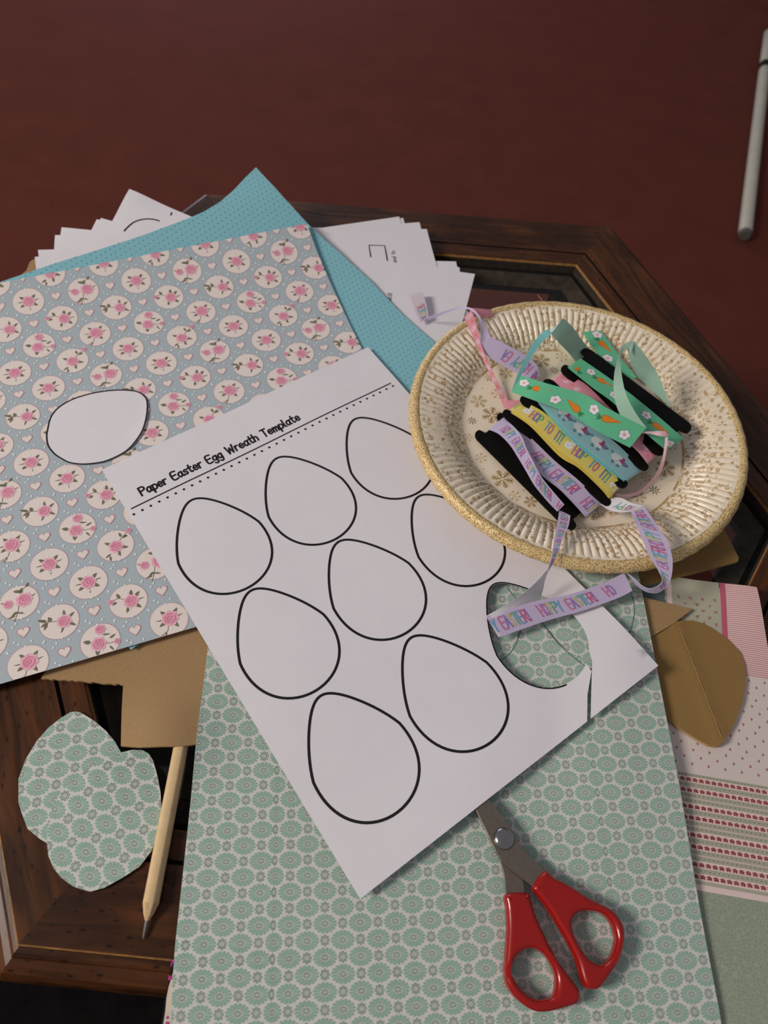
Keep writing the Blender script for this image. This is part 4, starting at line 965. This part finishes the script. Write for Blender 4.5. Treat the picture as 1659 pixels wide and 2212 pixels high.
def spoolcard(parent, org, cs):
    """cs: LL-top, UR-top, UR-bottom, LL-bottom as (px,py,z)"""
    C = [U(*c) for c in cs]
    X = lambda s, t: (C[0] * (1 - t) + C[1] * t) * (1 - s) + (C[3] * (1 - t) + C[2] * t) * s
    L = np.linalg.norm(X(1, .5) - X(0, .5)); w = np.linalg.norm(X(.5, 1) - X(.5, 0)); e = .055
    half = [(.5, e), (.26, e), (.245, .03), (.22, .008), (.17, 0), (.09, .003), (.03, .02), (0.0, .05)]
    top = [(s, t) for t, s in half][::-1] + [(s, 1 - t) for t, s in half[1:]]
    out = top + [(1 - s, t) for s, t in top[::-1]]
    n = np.cross(X(1, .5) - X(0, .5), X(.5, 1) - X(.5, 0)); n /= np.linalg.norm(n)
    if n[2] < 0: n = -n
    pts = [(s * L, t * w) for s, t in out]; pts = ccw(pts)
    vo, eo, fo, *_ = delaunay_2d_cdt([Vector(p) for p in pts], [], [list(range(len(pts)))], 1, 1e-7)
    mb = MB(); T = [X(v[0] / L, v[1] / w) + n * .0006 for v in vo]; Bm = [X(v[0] / L, v[1] / w) - n * .0006 for v in vo]
    tr = []
    for f in fo:
        a, b_, c = [T[i] for i in f[:3]]
        tr.append(tuple(f) if np.cross(b_ - a, c - a) @ n > 0 else tuple(f)[::-1])
    ed = {}
    for t in tr:
        for i in range(3): ed[(t[i], t[(i + 1) % 3])] = 1
    mb.add(T, tr, BLACKCARD); mb.add(Bm, [t[::-1] for t in tr], BLACKCARD)
    nb = len(T); mb.add(T + Bm, [(a, a + nb, b_ + nb, b_) for a, b_ in ed if (b_, a) not in ed], BLACKCARD)
    mb.build('card', parent, org)
def wound(secs, drop=.0035):
    """adds the wrap-over ends to a wound strand"""
    (a, b_), (c, d_) = secs[0], secs[-1]; a1, b1 = secs[1]; c1, d1 = secs[-2]
    def ext(p, q, k, dz): return (p[0] + (p[0] - q[0]) * k, p[1] + (p[1] - q[1]) * k, p[2] + dz)
    return [(ext(a, a1, .02, -drop), ext(b_, b1, .02, -drop))] + secs + [(ext(c, c1, .02, -drop), ext(d_, d1, .02, -drop))]
def strand(name, parent, org, secs, mf, mk, deco=None, n=8, label=None, layers=1):
    rb = Rib(secs, n); mb = MB(); rb.mesh(mb, mf, mk)
    if deco: deco(rb, mb)
    return mb.build(name, parent, org, label=label)

# --- lilac spool
o3 = U(1160, 1030, PZ); ORG = tuple(o3)
SP = empty('ribbon_spool', ORG, 'black card spool of lilac HOPPY EASTER ribbon, lowest left in the row on the plate', 'ribbon', 'black card ribbon spools on the paper plate')
spoolcard(SP, ORG, [(1020, 940, .0055), (1085, 888, .0065), (1300, 1092, .010), (1231, 1150, .0095)])
strand('wound_ribbon', SP, ORG, wound([((1072, 922, .0085), (1098, 901, .0085)), ((1118, 955, .0125), (1152, 951, .013)), ((1166, 1022, .015), (1200, 997, .015)), ((1212, 1060, .015), (1249, 1037, .015)), ((1262, 1113, .0115), (1298, 1084, .0115))]), LIL, LILB,
       lambda r, m: r.text(m, 'HOPPY EASTER!  ', CY, start=r.L[-1] * .415, h=.52))
strand('ribbon_tail', SP, ORG, [((1056, 928, .0085), (1086, 903, .0085)), ((1078, 938, .013), (1108, 920, .013)), ((1101, 961, .017), (1127, 943, .018)), ((1118, 987, .019), (1137, 968, .020)), ((1136, 1017, .020), (1150, 994, .022)), ((1154, 1048, .021), (1163, 1019, .022)), ((1181, 1081, .021), (1179, 1043, .021)), ((1204, 1105, .021), (1219, 1090, .021))], LIL, LIL,
       lambda r, m: r.text(m, 'HOPPY EASTER!  ', CY, start=r.L[-1] * .10, h=.54))
strand('ribbon_tail', SP, ORG, [((1208, 1102, .0185), (1232, 1114, .0205)), ((1204, 1130, .022), (1228, 1136, .022)), ((1197, 1162, .024), (1217, 1162, .024)), ((1191, 1203, .025), (1202, 1202, .024)), ((1182, 1230, .022), (1185, 1234, .021))], LIL, LILB,
       lambda r, m: r.text(m, 'ASTER! HOPPY ', CY[6:] + CY[:6], start=.001, h=.54))
strand('ribbon_tail', SP, ORG, [((1182, 1229, .022), (1185, 1233, .021)), ((1163, 1252, .018), (1178, 1250, .014)), ((1136, 1277, .014), (1171, 1280, .006)), ((1100, 1302, .0105), (1158, 1306, .0035)), ((1051, 1330, .006), (1077, 1376, .0028))], LILB, LIL)
strand('ribbon_tail', SP, ORG, [((1077, 1377, .0025), (1050, 1331, .0062)), ((1181, 1341, .004), (1151, 1300, .0085)), ((1256, 1320, .006), (1229, 1284, .010)), ((1332, 1293, .009), (1301, 1260, .012)), ((1366, 1276, .011), (1348, 1237, .014))], LIL, LILB,
       lambda r, m: (r.text(m, 'Y', CY[4:5], start=.0005, rep=1, h=.52), r.text(m, 'EASTER!  HOPPY EASTER!  HO', CY[5:] + CY[:5], rep=1, start=.0058, h=.54)))
strand('ribbon_tail', SP, ORG, [((1362, 1245, .0115), (1349, 1236, .014)), ((1372, 1262, .0115), (1367, 1247, .017)), ((1395, 1278, .013), (1388, 1266, .019)), ((1419, 1281, .016), (1409, 1271, .021)), ((1437, 1270, .020), (1430, 1256, .024)), ((1449, 1251, .024), (1422, 1233, .026)), ((1453, 1215, .030), (1401, 1198, .030)), ((1446, 1180, .034), (1388, 1166, .033)), ((1430, 1150, .036), (1373, 1132, .034)), ((1391, 1094, .030), (1363, 1105, .028))], LIL, LILB,
       lambda r, m: r.text(m, 'HOPPY EASTER!', CY, start=r.L[-1] * .30, h=.5, base=.25))
strand('ribbon_tail', SP, ORG, [((1296, 1089, .011), (1325, 1074, .013)), ((1314, 1101, .014), (1345, 1077, .018)), ((1339, 1107, .019), (1363, 1086, .022)), ((1363, 1105, .028), (1391, 1093, .030))], LILB, LIL,
       lambda r, m: r.text(m, 'HOPPY', CY, start=.0045, h=.5, base=.25, sx=.8, gap=.09, flip=True, mirror=True, rep=1))
strand('ribbon_tail', SP, ORG, [((1165, 811, .012), (1125, 811, .010)), ((1157, 787, .013), (1072, 782, .011)), ((1099, 747, .016), (1036, 757, .014))][:0] or [((1059, 727, .024), (1036, 757, .016)), ((1099, 747, .021), (1072, 782, .012)), ((1141, 771, .016), (1110, 803, .009)), ((1160, 790, .012), (1135, 818, .008)), ((1167, 812, .009), (1150, 828, .007))], LIL, LILB,
       lambda r, m: r.text(m, 'ERI HOPPY EA', CY[7:] + CY[:7], start=.001, h=.52, flip=True, side=-1), label='lilac ribbon end with upside-down lettering') if False else \
strand('ribbon_tail', SP, ORG, [((1150, 828, .007), (1167, 812, .009)), ((1135, 818, .008), (1160, 790, .012)), ((1110, 803, .009), (1141, 771, .016)), ((1072, 782, .012), (1099, 747, .021)), ((1036, 757, .016), (1059, 727, .024))][::-1] and [((1059, 727, .024), (1036, 757, .016)), ((1099, 747, .021), (1072, 782, .012)), ((1141, 771, .016), (1110, 803, .009)), ((1160, 790, .012), (1135, 818, .008)), ((1167, 812, .009), (1150, 828, .007))], LILB, LIL,
       lambda r, m: r.text(m, 'ERI HOPPY EA', CY[9:] + CY[:9], start=.001, h=.52, base=.24, flip=True, side=-1) if False else r.text(m, 'R! HOPPY EA', CY[10:] + CY[:10], rep=1, start=.001, h=.52, base=.24, side=-1, flip=True))
strand('ribbon_tail', SP, ORG, [((1037, 756, .016), (1059, 727, .024)), ((1038, 735, .022), (1051, 708, .027)), ((1039, 712, .027), (1043, 695, .029)), ((1034, 688, .030), (1034, 680, .031)), ((1018, 671, .030), (1021, 667, .031)), ((1000, 667, .026), (1000, 663, .027)), ((975, 672, .019), (975, 667, .021)), ((950, 682, .010), (950, 675, .013)), ((924, 692, .001), (922, 686, .004))], LIL, LIL,
       lambda r, m: r.text(m, 'STER! HOP', CY[7:] + CY[:7], start=.001, h=.5, sx=.6, gap=.12, end=r.L[-1] * .45))
strand('ribbon_tail', SP, ORG, [((926, 685, .002), (908, 697, .001)), ((921, 658, .003), (897, 672, .0015)), ((913, 630, .0045), (885, 637, .002))], rmat('pale_ribbon_tip', (212, 200, 208)), LIL,
       lambda r, m: r.text(m, 'ASTER', CY[6:], rep=1, start=.0012, h=.56, sx=.7, gap=.1, mirror=True), label='pale ribbon tip lying on the white sheet')
# --- yellow spool
o3 = U(1220, 985, PZ); ORG = tuple(o3)
SP = empty('ribbon_spool', ORG, 'black card spool wound with yellow HOP TO IT ribbon', 'ribbon', 'black card ribbon spools on the paper plate')
spoolcard(SP, ORG, [(1080, 893, .0115), (1138, 852, .0085), (1352, 1042, .011), (1312, 1098, .0145)])
def bunny(r, m):
    r.text(m, 'IT!', CY2[2:4], start=.0006, rep=1, h=.45, base=.27, sx=.7, gap=.08)
    u = r.L[-1] * .14
    for q in range(4):
        if u > r.L[-1] - .004: break
        r.poly(m, u, .5, ell(0, 0, .5, .42), 'white', 0, .0062); r.poly(m, u, .5, ell(.15, .62, .14, .32), 'white', 0, .0062); r.poly(m, u, .5, ell(.42, .5, .3, .13), 'white', 0, .0062)
        for x, y in ((-.15, .05), (.12, .0), (-.02, -.15)): r.poly(m, u, .5, ell(x, y, .045, .05, 6), 'grey', 2, .0062)
        r.poly(m, u, .5, ell(.15, .6, .05, .18, 6), 'pinkl', 1, .0062)
        if q < 3: r.text(m, 'HOP TO IT!', CY2, rep=1, start=u + .0045, end=min(r.L[-1], u + r.L[-1] * .42), h=.52, base=.24, sx=.68, gap=.06)
        u += r.L[-1] * .39
strand('wound_ribbon', SP, ORG, wound([((1105, 887, .0145), (1130, 868, .0135)), ((1150, 917, .0195), (1172, 889, .0185)), ((1212, 976, .0215), (1234, 941, .0205)), ((1253, 1004, .0215), (1277, 974, .0205)), ((1300, 1050, .0195), (1326, 1020, .019)), ((1317, 1073, .017), (1338, 1051, .0165))]), YEL, YEL, bunny)
strand('wound_ribbon', SP, ORG, [((1104, 892, .012), (1110, 880, .012)), ((1147, 922, .0165), (1165, 895, .016)), ((1208, 985, .018), (1230, 950, .017)), ((1250, 1011, .018), (1272, 980, .017)), ((1297, 1055, .016), (1320, 1030, .016)), ((1315, 1077, .014), (1330, 1058, .014))], YEL, YEL)
# --- aqua spool
o3 = U(1280, 960, PZ); ORG = tuple(o3)
SP = empty('ribbon_spool', ORG, 'black card spool wound with pale aqua ribbon printed with sheep', 'ribbon', 'black card ribbon spools on the paper plate')
spoolcard(SP, ORG, [(1117, 863, .016), (1185, 815, .011), (1400, 1000, .013), (1345, 1060, .018)])
def sheep(r, m):
    for q, u in enumerate((.30, .46, .62, .80)):
        U0 = u * r.L[-1]
        if q in (1, 2): r.poly(m, U0 - .007, .62, [(-.5, -.3), (.6, -.3), (.6, .3), (-.4, .35)], 'grey', 0, .005) if False else None
        r.poly(m, U0, .5, ell(0, 0, .55, .38, 12), 'wool', 0, .0098); r.poly(m, U0, .5, ell(.5, .05, .26, .2), 'grey', 1, .0098)
        r.poly(m, U0, .5, ell(.3, .25, .12, .2), 't_mag', 2, .0098); r.poly(m, U0, .5, ell(.25, .05, .2, .1), 't_mag', 2, .0098); r.poly(m, U0, .5, ell(.74, .12, .1, .06), 't_pur', 2, .0098)
        for x in (-.3, -.18, .16, .28): r.poly(m, U0, .5, [(x, -.3), (x + .05, -.3), (x + .03, -.58), (x - .02, -.58)], 'navy', 1, .0098)
        for y in (.1, .22): r.poly(m, U0, .5, [(-.52, y), (-.52, y + .05), (-.72, y + .08), (-.72, y + .03)], 'navy', 1, .0098)
strand('wound_ribbon', SP, ORG, wound([((1160, 867, .019), (1185, 850, .016)), ((1200, 905, .024), (1224, 876, .021)), ((1236, 943, .0255), (1265, 905, .022)), ((1308, 1002, .0245), (1336, 962, .021)), ((1350, 1036, .0215), (1384, 1012, .0175))]), AQU, AQU, sheep)
strand('wound_ribbon', SP, ORG, [((1163, 872, .0175), (1172, 862, .018)), ((1194, 908, .021), (1205, 895, .022)), ((1231, 948, .0225), (1245, 930, .023)), ((1303, 1008, .0215), (1315, 992, .022)), ((1348, 1040, .019), (1354, 1030, .0195))], AQG, AQG)
# --- pink spool
o3 = U(1310, 915, PZ); ORG = tuple(o3)
SP = empty('ribbon_spool', ORG, 'black card spool of pink ribbon half hidden beneath the loose green ribbon', 'ribbon', 'black card ribbon spools on the paper plate')
spoolcard(SP, ORG, [(1170, 826, .018), (1222, 792, .014), (1438, 968, .016), (1392, 1022, .020)])
strand('wound_ribbon', SP, ORG, wound([((1197, 823, .0205), (1213, 808, .019)), ((1232, 855, .025), (1262, 828, .023)), ((1300, 918, .0265), (1325, 888, .024)), ((1368, 966, .025), (1397, 944, .023)), ((1397, 999, .0225), (1419, 979, .021))]), PNK, PNKB, eggsp)
strand('ribbon_tail', SP, ORG, [((1068, 686, .018), (1062, 669, .024)), ((1045, 684, .022), (1040, 667, .026)), ((1012, 686, .026), (1019, 665, .028))], PNKB, PNK)
strand('ribbon_tail', SP, ORG, [((1002, 685, .026), (1019, 668, .028)), ((1019, 722, .022), (1030, 706, .025)), ((1036, 760, .017), (1044, 757, .018)), ((1059, 811, .011), (1067, 808, .012)), ((1078, 853, .008), (1086, 844, .0085)), ((1088, 880, .006), (1096, 864, .008))], PNK, PNKB, eggsp)
strand('ribbon_tail', SP, ORG, [((1088, 881, .006), (1096, 865, .008)), ((1108, 886, .0075), (1127, 865, .0085)), ((1130, 890, .0065), (1150, 870, .0075))], PNK, PNKB)
strand('ribbon_tail', SP, ORG, [((1386, 936, .032), (1386, 933, .033)), ((1405, 937, .034), (1408, 932, .036)), ((1425, 942, .036), (1426, 931, .038)), ((1440, 943, .036), (1439, 932, .038))], PNKB, PNK)
strand('ribbon_tail', SP, ORG, [((1437, 936, .0365), (1443, 936, .037)), ((1435, 965, .030), (1441, 965, .031)), ((1428, 998, .022), (1435, 998, .022)), ((1412, 1032, .014), (1424, 1027, .014)), ((1386, 1057, .009), (1392, 1060, .007)), ((1358, 1067, .009), (1362, 1073, .0065)), ((1330, 1066, .0105), (1336, 1080, .0075))], PNKB, PNK)
strand('ribbon_tail', SP, ORG, [((1172, 655, .012), (1178, 656, .012)), ((1166, 645, .018), (1171, 646, .018)), ((1161, 637, .022), (1162, 638, .022))], PNKB, PNK)
# --- green spool
o3 = U(1350, 870, PZ); ORG = tuple(o3)
SP = empty('ribbon_spool', ORG, 'black card spool of green carrot ribbon with tall loose loops, farthest right', 'ribbon', 'black card ribbon spools on the paper plate')
spoolcard(SP, ORG, [(1206, 799, .022), (1266, 749, .018), (1500, 923, .020), (1424, 990, .0235)])
strand('wound_ribbon', SP, ORG, wound([((1230, 797, .0245), (1258, 777, .022)), ((1280, 837, .029), (1309, 812, .026)), ((1325, 870, .030), (1357, 847, .027)), ((1385, 927, .0295), (1421, 899, .0265)), ((1434, 969, .026), (1473, 944, .023))]), GRN, GRN, lambda r, m: carrots(r, m, .007, .0125, 0))
strand('ribbon_tail', SP, ORG, [((1258, 717, .0175), (1298, 714, .018)), ((1285, 758, .0165), (1325, 752, .0165)), ((1315, 795, .0155), (1352, 788, .015)), ((1345, 822, .015), (1376, 815, .015))], GRN, GRNB, lambda r, m: carrots(r, m, .004, .0115, 1))
strand('ribbon_tail', SP, ORG, [((1252, 792, .012), (1284, 766, .012)), ((1228, 762, .022), (1260, 738, .022)), ((1207, 740, .034), (1238, 708, .036)), ((1190, 721, .040), (1217, 687, .044))], GRN, GRNB)
strand('ribbon_tail', SP, ORG, [((1192, 719, .040), (1216, 688, .044)), ((1178, 713, .037), (1190, 722, .036)), ((1152, 740, .030), (1169, 742, .030)), ((1136, 770, .024), (1146, 775, .023)), ((1118, 808, .017), (1132, 800, .018)), ((1105, 846, .013), (1124, 812, .016))], AQG, GRNB)
strand('ribbon_tail', SP, ORG, [((1105, 847, .024), (1125, 811, .027)), ((1152, 864, .029), (1180, 828, .032)), ((1231, 894, .031), (1262, 852, .034)), ((1287, 929, .033), (1314, 883, .036)), ((1361, 967, .032), (1396, 924, .035))], GRN, GRNB, lambda r, m: carrots(r, m, .0050, .0128, 1))
strand('ribbon_tail', SP, ORG, [((1352, 908, .035), (1397, 924, .035)), ((1338, 893, .036), (1375, 895, .038)), ((1326, 852, .041), (1352, 850, .044)), ((1328, 800, .049), (1341, 795, .050)), ((1344, 748, .056), (1343, 765, .053)), ((1362, 738, .058), (1356, 752, .055)), ((1371, 738, .058), (1362, 765, .053))], GRN, GRNB)
strand('ribbon_tail', SP, ORG, [((1355, 752, .054), (1371, 738, .058)), ((1361, 778, .048), (1390, 762, .052)), ((1376, 812, .040), (1413, 795, .044)), ((1392, 828, .035), (1430, 828, .038)), ((1446, 878, .026), (1448, 880, .026))], GRNB, GRN)

# ------------------------------------------------------------------ scissors
def extr(name, outl, holes, z0, z1, m, parent, org, bev=.0, zpx=None, zf=None, label=None):
    zp = zpx if zpx is not None else (z0 + z1) / 2
    cu = bpy.data.curves.new(name, 'CURVE'); cu.dimensions = '2D'; cu.fill_mode = 'BOTH'; cu.extrude = max(0, (z1 - z0) / 2 - bev); cu.bevel_depth = bev; cu.bevel_resolution = 4 if bev > .001 else 1; cu.offset = -bev
    for lp in [outl] + holes:
        P = [U(x, y, zp)[:2] for x, y in lp]
        if bev > .001: P = smooth(P, 4, True)
        sp = cu.splines.new('POLY'); sp.points.add(len(P) - 1); sp.use_cyclic_u = True
        for q, p in zip(sp.points, P): q.co = (p[0], p[1], 0, 1)
    tmp = bpy.data.objects.new('tmp', cu); COL.objects.link(tmp); bpy.context.view_layer.update()
    me = bpy.data.meshes.new_from_object(tmp.evaluated_get(bpy.context.evaluated_depsgraph_get())); bpy.data.objects.remove(tmp); me.name = name
    zc_ = (z0 + z1) / 2
    for v in me.vertices:
        x, y = v.co.x, v.co.y; v.co = (x - org[0], y - org[1], v.co.z + zc_ + (zf(x, y) if zf else 0) - org[2])
    me.materials.clear(); me.materials.append(m)
    for p in me.polygons: p.use_smooth = bev > .001
    o = bpy.data.objects.new(name, me); link(o, parent, label=label); return o
pv = U(1087, 1813, .001); ORG = (pv[0], pv[1], -.0043)
SC_ = empty('scissors', ORG, 'open scissors with red plastic handles and steel blades half under the template sheet', 'scissors')
tip = U(935, 1560, -.003)
bz = lambda x, y: -.0024 * min(1.3, max(0, (np.hypot(x - pv[0], y - pv[1]) if y > pv[1] else 0) / .05))
extr('blade', [(1058,1728),(1078,1752),(1095,1776),(1117,1812),(1134,1840),(1176,1881),(1200,1902),(1170,1932),(1148,1914),(1106,1881),(1081,1859),(1070,1840),(1051,1798),(1030,1754),(990,1680),(940,1575),(938,1560),(985,1615)], [], .0014, .0028, STEEL, SC_, ORG, .0003, zf=bz)
extr('blade', [(1050,1730),(1086,1790),(1110,1835),(1128,1880),(1133,1932),(1136,1960),(1100,1962),(1091,1930),(1089,1895),(1083,1870),(1072,1840),(1060,1815),(1040,1770),(1000,1690),(950,1570),(960,1575)], [], -.0002, .0012, STEEL, SC_, ORG, .0003, zf=bz)
rows = []
for r, z in ((.0052, .0028), (.0052, .0032), (.0046, .0040), (.0032, .0046), (.0016, .0049), (.0002, .0050)): rows.append([(pv[0] + r * math.cos(a), pv[1] + r * math.sin(a), z) for a in [k * math.pi / 12 for k in range(24)]])
mb = MB(); mb.grid(rows, RIVET, closed_v=True); mb.build('pivot', SC_, ORG, label='shiny round pivot screw')
LH = [(1094,1931),(1141,1928),(1147,1941),(1156,1973),(1176,2017),(1201,2067),(1228,2106),(1250,2136),(1254,2153),(1248,2167),(1217,2178),(1181,2186),(1151,2182),(1117,2158),(1098,2131),(1091,2100),(1094,2056),(1097,2000),(1095,1959)]
LHh = [(1151,2048),(1170,2056),(1187,2075),(1201,2106),(1202,2133),(1195,2153),(1178,2158),(1156,2158),(1129,2139),(1109,2111),(1106,2095),(1115,2070),(1131,2053)]
RH = [(1177,1881),(1152,1914),(1162,1934),(1184,1962),(1206,1998),(1228,2036),(1248,2078),(1259,2117),(1267,2133),(1281,2138),(1298,2133),(1323,2100),(1339,2072),(1348,2042),(1350,2011),(1342,1987),(1325,1967),(1300,1953),(1273,1939),(1234,1914),(1198,1895)]
RHh = [(1267,1967),(1289,1969),(1309,1978),(1325,1998),(1332,2023),(1331,2039),(1323,2064),(1306,2082),(1287,2081),(1267,2064),(1248,2034),(1237,2006),(1239,1984),(1251,1971)]
extr('handle', LH, [LHh], -.0040, .0046, RED, SC_, ORG, .0026, zpx=.0035, zf=lambda x, y: 0)
extr('handle', RH, [RHh], -.0034, .0052, RED, SC_, ORG, .0026, zpx=.0040)

# ------------------------------------------------------------------ pencil
PW = mat('natural_wood', (222, 192, 146), .6, noise=.06, nscale=180, bump=.2); PW2 = mat('sharpened_wood', (214, 182, 138), .8, noise=.12, nscale=700, bump=.4); LEAD = mat('graphite', (120, 120, 122), .3, metal=.3)
rp = .0037; zc = ZT + rp * .92
tipp = U(309, 2029, ZT + .0012); sh = U(326, 1950, zc); topE = U(391, 1612, zc); dd = (topE - sh); dd /= np.linalg.norm(dd); topE = topE + dd * .007
s2 = np.array([-dd[1], dd[0], 0]); s2 /= np.linalg.norm(s2); up_ = np.cross(dd, s2); up_ = up_ if up_[2] > 0 else -up_
PE = empty('pencil', (sh[0], sh[1], ZT), 'unpainted natural wood pencil lying beside the green cut paper eggs', 'pencil'); ORG = (sh[0], sh[1], ZT)
def ringp(c, r, n=36, hexa=1.):
    out = []
    for k in range(n):
        a = k * 2 * math.pi / n + math.pi / 6; hx = math.cos(math.pi / 6) / math.cos((a - math.pi / 6 + math.pi / 6) % (math.pi / 3) - math.pi / 6); hx = min(hx * .5 + .55, 1.07); rr2 = r * (hexa * hx + (1 - hexa)); out.append(c + (s2 * math.cos(a) + up_ * math.sin(a)) * rr2)
    return out
mb = MB(); rows = [ringp(sh + dd * .002 * 0, rp), ringp(topE, rp)]; mb.grid(rows, PW, closed_v=True, smf=True); mb.face(rows[0], PW); mb.face(rows[1][::-1], PW); mb.build('barrel', PE, ORG)
ax = tipp - sh; c1_ = sh + ax * .50; mb = MB()
base = []; rb0 = ringp(sh, rp)
for k, p in enumerate(rb0): base.append(p + dd * (.0012 * (1 + math.cos(k * 2 * math.pi / 6)) * 1.0 - .0002))
mb.grid([base, ringp(sh + ax * .3, rp * .66, hexa=.3), ringp(c1_, rp * .26, hexa=0)], PW2, closed_v=True); mb.build('sharpened_cone', PE, ORG, label='bare sharpened wood cone')
mb = MB(); mb.grid([ringp(c1_ - ax * .02, rp * .27, hexa=0), ringp(sh + ax * .9, rp * .16, hexa=0), ringp(tipp, rp * .05, hexa=0)], LEAD, closed_v=True); mb.build('lead', PE, ORG, label='grey lead point')
